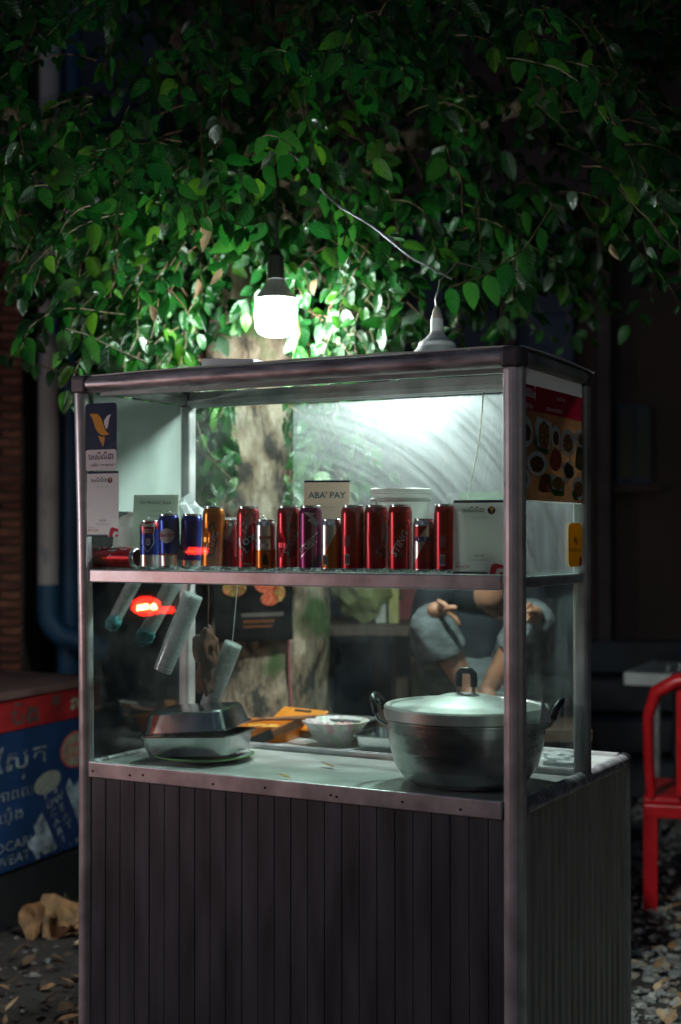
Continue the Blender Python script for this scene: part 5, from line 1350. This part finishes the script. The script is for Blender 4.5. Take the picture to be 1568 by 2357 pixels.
bv = [T(pel, .12, .10), T(sp1, .125, .09), T(sp2, .13, .09), T(sh, .10, .075), T(nk, .045), T(hd1, .062, .075), T(hd2, .078, .09), T(hd2 + Vector((.0, .005, .06)), .055, .06),
      T(shL, .058), T(elL, .042), T(lerp(elL, handL, .55), .034), T(handL, .024, .034), T(shR, .058), T(elR, .042), T(lerp(elR, handR, .55), .034), T(handR, .024, .034),
      T(hL, .085), T(lerp(hL, kL, .5), .075), T(kL, .055), T(lerp(kL, aL, .45), .050), T(lerp(kL, aL, .8), .036), T(aL, .031), T(aL + Vector((.03, -.10, -.055)), .03, .022),
      T(hR, .085), T(lerp(hR, kR, .5), .075), T(kR, .055), T(lerp(kR, aR, .45), .050), T(lerp(kR, aR, .8), .036), T(aR, .031), T(aR + Vector((.02, -.10, -.055)), .03, .022)]
be = [(0, 1), (1, 2), (2, 3), (3, 4), (4, 5), (5, 6), (6, 7), (3, 8), (8, 9), (9, 10), (10, 11), (3, 12), (12, 13), (13, 14), (14, 15), (0, 16), (16, 17), (17, 18), (18, 19), (19, 20), (20, 21), (21, 22), (0, 23), (23, 24), (24, 25), (25, 26), (26, 27), (27, 28), (28, 29)]
body = skin('body', bv, be, skin_m, per)
# fingers, curled over the knee
def fingers(h, sgn, down):
    for i in range(5):
        o = (i - 1.8) * .017
        b = h + Vector((o * .3 + .005, -.012, -.5 * o)); m1 = b + Vector((.022 * sgn, -.026, -.010 - .3 * o * 0)); m2 = m1 + Vector((.022 * sgn, -.002, -.022)); m3 = m2 + Vector((.010 * sgn, .010, -.020))
        if i == 4: m1 = b + Vector((.01 * sgn, -.030, .012)); m2 = m1 + Vector((.018 * sgn, -.016, .004)); m3 = m2 + Vector((.012 * sgn, -.004, -.004))
        skin('finger', [T(b, .0095), T(m1, .009), T(m2, .0085), T(m3, .0075)], [(0, 1), (1, 2), (2, 3)], skin_m, body, 1)
fingers(handL, 1, 1); fingers(handR, -1, 1)
# clothes follow the limbs
skin('trousers', [T(pel, .135, .115), T(hL, .098), T(lerp(hL, kL, .5), .090), T(kL + Vector((0, -.005, .005)), .074), T(lerp(kL, aL, .28), .070), T(lerp(kL, aL, .46), .074), T(lerp(kL, aL, .50), .066), T(hR, .098), T(lerp(hR, kR, .5), .090), T(kR + Vector((0, -.005, .005)), .074), T(lerp(kR, aR, .28), .070), T(lerp(kR, aR, .46), .074), T(lerp(kR, aR, .50), .066)],
     [(0, 1), (1, 2), (2, 3), (3, 4), (4, 5), (5, 6), (0, 7), (7, 8), (8, 9), (9, 10), (10, 11), (11, 12)], denim, per)
skin('top', [T(pel + Vector((0, 0, .06)), .135, .115), T(sp1, .142, .108), T(sp2, .145, .105), T(sh, .112, .088), T(sh + Vector((.003, -.012, .03)), .07, .06), T(shL, .070), T(elL, .055), T(shR, .070), T(elR, .055), T(lerp(elL, handL, .62), .046), T(lerp(elR, handR, .62), .046)],
     [(0, 1), (1, 2), (2, 3), (3, 4), (3, 5), (5, 6), (3, 7), (7, 8), (6, 9), (8, 10)], tee, per)
skin('hair', [T(hd2 + Vector((0, .03, -.03)), .075, .07), T(hd2 + Vector((0, .028, .03)), .086, .09), T(hd2 + Vector((0, .012, .075)), .066, .07), T(hd1 + Vector((0, .07, -.02)), .055, .05)], [(0, 1), (1, 2), (0, 3)], hair_m, per, 2)
fc = MB()
for s_ in (-1, 1): fc.lathe([(0, -.008), (.008, -.006), (.010, 0), (0, .006)], black_pl, 10, Matrix.Translation(hd2 + Vector((s_ * .028, -.088, -.015))) @ Matrix.Rotation(R(90), 4, 'X'))
fc.build('eyes', body)
MB().tube([hd2 + Vector((0, -.088, -.005)), hd2 + Vector((0, -.105, -.04)), hd2 + Vector((0, -.092, -.048))], [.007, .011, .008], skin_m, 8).build('nose', body)
MB().tube([hd2 + Vector((-.02, -.086, -.072)), hd2 + Vector((0, -.093, -.074)), hd2 + Vector((.02, -.086, -.072))], [.003, .005, .003], mat('lips', (.30, .10, .08), .4), 8).build('mouth', body)
for s_ in (-1, 1): MB().tube([hd2 + Vector((s_ * .078, .0, .0)), hd2 + Vector((s_ * .088, .004, -.015)), hd2 + Vector((s_ * .078, .0, -.04))], [.008, .010, .007], skin_m, 8).build('ear', body)

# ------------------------------------------------------------------ right: red chair, metal table
ch = thing('plastic_chair', 'red plastic chair beside the metal table on the gravel', 'chair', (px(1500, 0, 5.35).x + .245, 5.35 + .2, 0), R(-14))
def cx_tube(pts, r, name, par=ch, fl=1.0, n=10): return MB().tube(pts, r, red_chair, n, flat=fl).build(name, par)
for sx_ in (-1, 1):
    MB().add([(sx_ * .20 + a * .026, -.20 + b * .026, z) for z, (a, b) in [(z, q) for z in (0.0, .40) for q in ((-1, -1), (1, -1), (1, 1), (-1, 1))]], [[0, 1, 5, 4], [1, 2, 6, 5], [2, 3, 7, 6], [3, 0, 4, 7], [3, 2, 1, 0], [4, 5, 6, 7]], red_chair).build('leg', ch)
    cx_tube([(sx_ * .215, .22, 0), (sx_ * .20, .20, .42)], [.026, .030], 'leg', n=4)
st_ = MB().box((-.225, -.225, .40), (.225, .22, .432), red_chair, .014, seg=3); st_.box((-.225, -.228, .352), (.225, -.205, .402), red_chair, .006); st_.box((-.225, -.22, .352), (-.205, .2, .402), red_chair, .006); st_.box((.205, -.22, .352), (.225, .2, .402), red_chair, .006); st_.build('seat', ch)
# the backrest stands on the side nearest the cart: an arched frame with a splat
arch = [(-.195, -.21, .43), (-.205, -.225, .58), (-.205, -.245, .74), (-.175, -.255, .83), (-.10, -.26, .875), (0, -.262, .885), (.10, -.26, .875), (.175, -.255, .83), (.205, -.245, .74), (.205, -.225, .58), (.195, -.21, .43)]
cx_tube(arch, [.026, .026, .028, .034, .036, .036, .036, .034, .028, .026, .026], 'back_frame', fl=.75, n=14)
for x in (-.085, 0, .085): MB().box((x - .018, -.258, .44), (x + .018, -.246, .86), red_chair, .004).build('splat', ch)
mt = thing('metal_table', 'steel folding table with a bright rim behind the red chair', 'table', (px(1437, 0, 6.5).x, 6.5, 0), R(-24))
MB().box((0, 0, .775), (1.4, .7, .785), steel_top, .002).build('top', mt); MB().box((-.004, -.006, .735), (1.4, .0, .792), white_paint, .003).build('rim', mt); MB().box((-.006, .001, .735), (-.0005, .7, .792), white_paint, .003).build('rim', mt)
for x in (.12, 1.28): MB().tube([(x, .12, 0), (x, .12, .774)], .016, alu_dark, 10).build('leg', mt); MB().tube([(x, .58, 0), (x, .58, .774)], .016, alu_dark, 10).build('leg', mt)
for i, (x, y) in enumerate(((.16, .2), (.2, .25))):
    o = MB().lathe([(0, 0), (.014, 0), (.018, .022), (.016, .022), (.012, .003), (0, .003)], steel, 16).build('small_cup'); o.location = mt.matrix_basis @ Vector((x, y, .786)); tag(o, 'tiny steel cup on the metal table', 'cup', 'tiny cups on the metal table')
o = MB().tube([px(1522, 1948, 5.9), px(1540, 1932, 5.95), px(1575, 1925, 6.0), px(1640, 1928, 6.0), px(1700, 1950, 6.0)], .011, alu, 10).build('metal_hoop'); tag(o, 'bent grey metal tube lying behind the red chair', 'tube')
bt = thing('blue_chair', 'blue plastic chair beyond the metal table', 'chair', (px(1705, 0, 7.6).x, 7.6, 0), R(10))
blue_pl = mat('blue plastic', (.02, .12, .40), .4, 0, .06, 15)
for sx_ in (-1, 1):
    for sy_ in (-1, 1): MB().tube([(sx_ * .21, sy_ * .2, 0), (sx_ * .19, sy_ * .18, .43)], .024, blue_pl, 6).build('leg', bt)
MB().box((-.22, -.22, .43), (.22, .22, .46), blue_pl, .012, seg=3).build('seat', bt)
MB().tube([(-.19, .2, .46), (-.21, .24, .8), (-.17, .26, .98), (0, .27, 1.03), (.17, .26, .98), (.21, .24, .8), (.19, .2, .46)], .03, blue_pl, 10).build('back_frame', bt)
for x in (-.08, 0, .08): MB().box((x - .02, .245, .47), (x + .02, .258, 1.0), blue_pl, .004).build('splat', bt)

# ------------------------------------------------------------------ left: painted drinks stand
A_, B_ = px(-40, 0, 4.95), px(232, 0, 5.65)
A_ = Vector((A_.x, 4.95, 0)); B_ = Vector((B_.x, 5.65, 0))
dv = (B_ - A_); Lb = dv.length
bx = thing('drinks_stand', 'blue painted drinks stand with a red lettered top band', 'stand', A_, math.atan2(dv.y, dv.x))
blue_b = mat('banner blue', (.004, .032, .11), .55, 0, .25, 6, .02, col2=(.003, .016, .05)); red_b = mat('banner red', (.24, .010, .012), .5, 0, .2, 8)
HB = .832
MB().box((.01, .02, .0), (Lb - .01, .73, .215), black_pl, .004).build('plinth', bx)
MB().box((0, 0, .216), (Lb, .75, HB), blue_b, .006).build('box_body', bx)
MB().box((-.03, -.025, HB + .001), (Lb + .03, .8, HB + .028), mat('brown top', (.10, .055, .05), .6, 0, .25, 6), .004).build('top', bx)
bnd = MB().box((-.005, -.008, HB - .115), (Lb + .005, -.001, HB - .002), red_b, .002).build('band', bx)
PF = lambda off: Plane((0, 0, 0), (1, 0, 0), (0, 0, 1), off)
dpaint = mat('dark paint', (.05, .04, .035), .6); cream = mat('cream paint', (.26, .23, .17), .6, 0, .25, 30); lgrey = mat('faded white paint', (.17, .20, .22), .7, 0, .4, 12)
p = MB(); fn = Plane((0, -.0082, 0), (1, 0, 0), (0, 0, 1), .0015)
p.text('បឹង', .085, Lb * .32, HB - .095, dpaint, fn, sx=1.6, bold=.03); p.text('តី', .075, Lb * .58, HB - .085, dpaint, fn, sx=1.6, bold=.03); p.text('សុរ', .085, Lb * .80, HB - .080, cream, fn, sx=1.5, bold=.03)
p.build('print', bnd)
p = MB(); fn = PF(.002)
p.text('ែសត', .105, Lb * .30, .575, lgrey, fn, sx=1.7, bold=.012); p.text('វ', .040, Lb * .32, .530, lgrey, fn, sx=2.2, bold=.02)
p.text('នកាពល', .055, Lb * .22, .470, lgrey, fn, sx=1.7); p.text('ឃុំង', .055, Lb * .22, .395, lgrey, fn, sx=1.9); p.text('POCARI', .05, Lb * .22, .290, lgrey, fn, sx=1.5); p.text('SWEAT', .05, Lb * .22, .240, lgrey, fn, sx=1.5)
rc = Vector((Lb * .77, .595)); n = 28; rr = mat('seal red', (.42, .06, .04), .6)
p.flat([(rc.x + .105 * math.cos(2 * math.pi * i / n), rc.y + .070 * math.sin(2 * math.pi * i / n)) for i in range(n)], rr, PF(.0022))
p.flat([(rc.x + .095 * math.cos(2 * math.pi * i / n), rc.y + .063 * math.sin(2 * math.pi * i / n)) for i in range(n)], cream, PF(.0030))
p.text('JAPAN', .030, rc.x, rc.y + .006, rr, PF(.0038), sx=1.5, bold=.01); p.text('QUALITY', .026, rc.x, rc.y - .026, rr, PF(.0038), sx=1.4, bold=.01); p.flat([(rc.x + .055 + .016 * math.cos(2 * math.pi * i / 12), rc.y - .042 + .012 * math.sin(2 * math.pi * i / 12)) for i in range(12)], rr, PF(.0038))
# painted can, tilted, with a pale splash
def tilt(x, z): a = R(22); return (Lb * .60 + (x * math.cos(a) - z * math.sin(a)) * 1.5, .40 + x * math.sin(a) * .8 + z * math.cos(a))
r5 = random.Random(9)
for cxs, czs, sxs, szs in ((.80, .36, .13, .15), (.52, .30, .12, .09)):
    p.flat([(Lb * cxs + sxs * math.cos(a) * r5.uniform(.6, 1.2), czs + szs * math.sin(a) * r5.uniform(.6, 1.1)) for a in [2 * math.pi * i / 26 for i in range(26)]], mat('paint splash', (.26, .32, .36), .6, 0, .4, 18), PF(.0016))
p.flat([tilt(x, z) for x, z in ((-.06, -.17), (.06, -.17), (.06, .10), (-.06, .10))], mat('paint dark blue', (.012, .03, .10), .5), PF(.0024))
p.flat([tilt(.06 * math.cos(2 * math.pi * i / 20), .105 + .040 * math.sin(2 * math.pi * i / 20)) for i in range(20)], mat('paint can lid', (.22, .23, .20), .5), PF(.0030))
for i, row in enumerate(('POCARI', 'SWEAT')):
    for j, c_ in enumerate(row): a, b = tilt(-.026 + i * .042, .05 - j * .040); p.text(c_, .040, a, b, lgrey, PF(.0036), sx=1.5, rot=R(18), bold=.02)
p.build('print', bx)

# ground litter at the left
hus = thing('husk', 'pale tan broken husk lying on the dark soil left of the cart', 'husk', (px(112, 0, 5.05).x, 5.05, 0.005))
tan_m = mat('tan husk', (.27, .15, .065), .75, 0, .35, 18, .4)
for i, (dx, dy, rx, rz, tlt) in enumerate(((-.045, 0, .05, .07, 62), (.035, .03, .075, .085, 50), (.06, -.01, .06, .05, 35))):
    k = MB(); vs = []; nn = 14
    for j in range(4):
        for q in range(nn): a = 2 * math.pi * q / nn; rr_ = (j / 3) * (1 + .22 * math.sin(a * 3 + i) + .25 * noise.noise(Vector((math.cos(a) * 2, math.sin(a) * 2, i * 5)))); vs.append((rx * rr_ * math.cos(a), rz * rr_ * math.sin(a), .02 * (j / 3) ** 2 + .02 * noise.noise(Vector((math.cos(a) * 3 * rr_, math.sin(a) * 3 * rr_, i)))))
    k.add(vs, [[j * nn + q, j * nn + (q + 1) % nn, (j + 1) * nn + (q + 1) % nn, (j + 1) * nn + q] for j in range(3) for q in range(nn)], tan_m, True)
    o = k.build('shell', hus); o.location = (dx, dy, .05); o.rotation_euler = (R(tlt), R(-15 + 20 * i), R(-10 + 25 * i))
gl = random.Random(33)
LB = 'dry brown leaf fallen on the soil left of the cart'; RB = 'dry leaf fallen on the gravel right of the cart'
for i in range(34):
    x, y = 190 - 200 * gl.random() ** 1.5, gl.uniform(2120, 2420)
    Y = EYE * F / (y - 1230); L = gl.uniform(.035, .085)
    small_leaf('dry_leaf', LB, 'leaf', Matrix.Translation(px(x, y, Y) + Vector((0, 0, .016 + gl.random() * .01))) @ Matrix.Rotation(gl.uniform(0, 6.28), 4, 'Z') @ Matrix.Rotation(gl.uniform(-.5, .5), 4, 'X') @ Matrix.Rotation(gl.uniform(-.4, .4), 4, 'Y'), L, L * gl.uniform(.35, .6), gl.choice([dry_b, dry_d, dry_d, dry_p]), i, 'dry leaves on the soil')
for i in range(34):
    x, y = gl.uniform(1450, 1590), gl.uniform(1900, 2400)
    Y = EYE * F / (y - 1230); L = gl.uniform(.03, .07)
    small_leaf('dry_leaf', RB, 'leaf', Matrix.Translation(px(x, y, Y) + Vector((0, 0, .028 + gl.random() * .01))) @ Matrix.Rotation(gl.uniform(0, 6.28), 4, 'Z') @ Matrix.Rotation(gl.uniform(-.5, .5), 4, 'X'), L, L * gl.uniform(.4, .6), gl.choice([dry_b, dry_p, dry_y, dry_b]), i, 'dry leaves on the gravel')
wd = MB(); 
for i in range(260):
    x, y = gl.uniform(60, 215), gl.uniform(1960, 2120); Y = EYE * F / (y - 1230); b = px(x, y, Y); L = gl.uniform(.03, .09); a = gl.uniform(0, 6.28); e = Vector((math.cos(a) * .5, math.sin(a) * .5, gl.uniform(.2, 1))).normalized() * L; w_ = Vector((-math.sin(a), math.cos(a), 0)) * .004
    wd.add([b - w_, b + w_, b + e * .6 + w_, b + e, b + e * .6 - w_], [[0, 1, 2, 3, 4]], stem_m if i % 3 else leaf_m)
o = wd.build('weeds'); tag(o, 'small dark weeds at the foot of the blue stand', 'weeds', None, 'stuff')

# ------------------------------------------------------------------ parked motor tricycle left of the viewer, tail lamp lit
tk = thing('motor_tricycle', 'dark motor tricycle parked facing away from the cart, red tail lamp lit', 'vehicle', (-2.80, 2.42, 0), math.atan2(.416, .92))
vb = mat('vehicle paint', (.03, .05, .045), .3, 0, .1, 10)
MB().box((-1.3, -.6, .38), (-.03, .6, 1.02), vb, .05, seg=3).build('body', tk); MB().box((-1.25, -.55, .30), (-.1, .55, .379), dark_metal, .02).build('chassis', tk)
MB().box((-1.4, -.62, 1.80), (.0, .62, 1.86), vb, .03, seg=3).build('roof', tk)
for y in (-.56, .56):
    for x in (-.08, -1.25): MB().tube([(x, y, 1.0), (x, y, 1.81)], .022, dark_metal, 10).build('roof_post', tk)
    MB().lathe([(.14, -.05), (.22, -.06), (.25, -.04), (.25, .04), (.22, .06), (.14, .05)], black_pl, 28, Matrix.Translation((-.55, y, .25)) @ Matrix.Rotation(R(90), 4, 'X')).build('wheel', tk)
MB().lathe([(.14, -.05), (.22, -.06), (.25, -.04), (.25, .04), (.22, .06), (.14, .05)], black_pl, 28, Matrix.Translation((-1.75, 0, .25)) @ Matrix.Rotation(R(90), 4, 'X')).build('wheel', tk)
MB().tube([(-1.75, -.08, .25), (-1.6, -.08, .9), (-1.3, 0, .9)], .03, dark_metal, 10).build('fork', tk)
hs_ = MB().box((-.05, -.09, 1.06), (.0, .09, 1.16), dark_metal, .01).build('lamp_housing', tk)
MB().box((-.09, -.05, 1.0), (-.03, .05, 1.10), dark_metal, .005).build('lamp_bracket', tk)
tlm = emit('tail red', (1, .012, .006), 85.0)
MB().lathe([(0, .010), (.6, .009), (.9, .006), (1, .001)], tlm, 24, Matrix.Translation((.0, .012, 1.118)) @ Matrix.Rotation(R(90), 4, 'Y') @ Matrix.Diagonal((.038, .058, 1, 1))).build('tail_lamp', tk)
MB().box((.0005, -.105, 1.090), (.006, -.03, 1.112), tlm, .008, seg=3).build('tail_lamp', tk)
for dy_ in (-.018, .014, .040): MB().lathe([(0, -.004), (.007, -.003), (.009, 0)], emit('tail filament', (1, .42, .12), 600.0), 10, Matrix.Translation((.0135, dy_, 1.118 - abs(dy_) * .15)) @ Matrix.Rotation(R(90), 4, 'Y')).build('filament', tk)
MB().lathe([(0, .004), (.024, .003), (.030, 0)], emit('added fill lamp', (1, .95, .99), 1750.0), 18, Matrix.Translation((.012, .605, 1.52)) @ Matrix.Rotation(R(-22), 4, 'Z') @ Matrix.Rotation(R(90), 4, 'Y')).build('added_fill_lamp', tk)  # unseen lamp added as front fill for the cart, no known source
MB().lathe([(.034, .004), (.034, -.03), (.02, -.05), (0, -.05)], dark_metal, 18, Matrix.Translation((.012, .605, 1.52)) @ Matrix.Rotation(R(-22), 4, 'Z') @ Matrix.Rotation(R(90), 4, 'Y')).build('fill_lamp_case', tk)  # casing of the added fill lamp
MB().box((-.03, -.045, .034), (.15, .045, .037), dark_metal, .001, Matrix.Translation((.012, .605, 1.52)) @ Matrix.Rotation(R(-22), 4, 'Z')).build('fill_lamp_visor', tk)  # added plate that keeps the fill light off the tree crown
hs2_ = MB().box((-.05, -.62, 1.33), (-.0, .62, 1.40), dark_metal, .01).build('rear_bar', tk)
MB().box((.0005, -.245, 1.340), (.010, -.160, 1.362), emit('tail red dim', (1, .03, .01), 45.0), .006, seg=3).build('tail_lamp', tk)
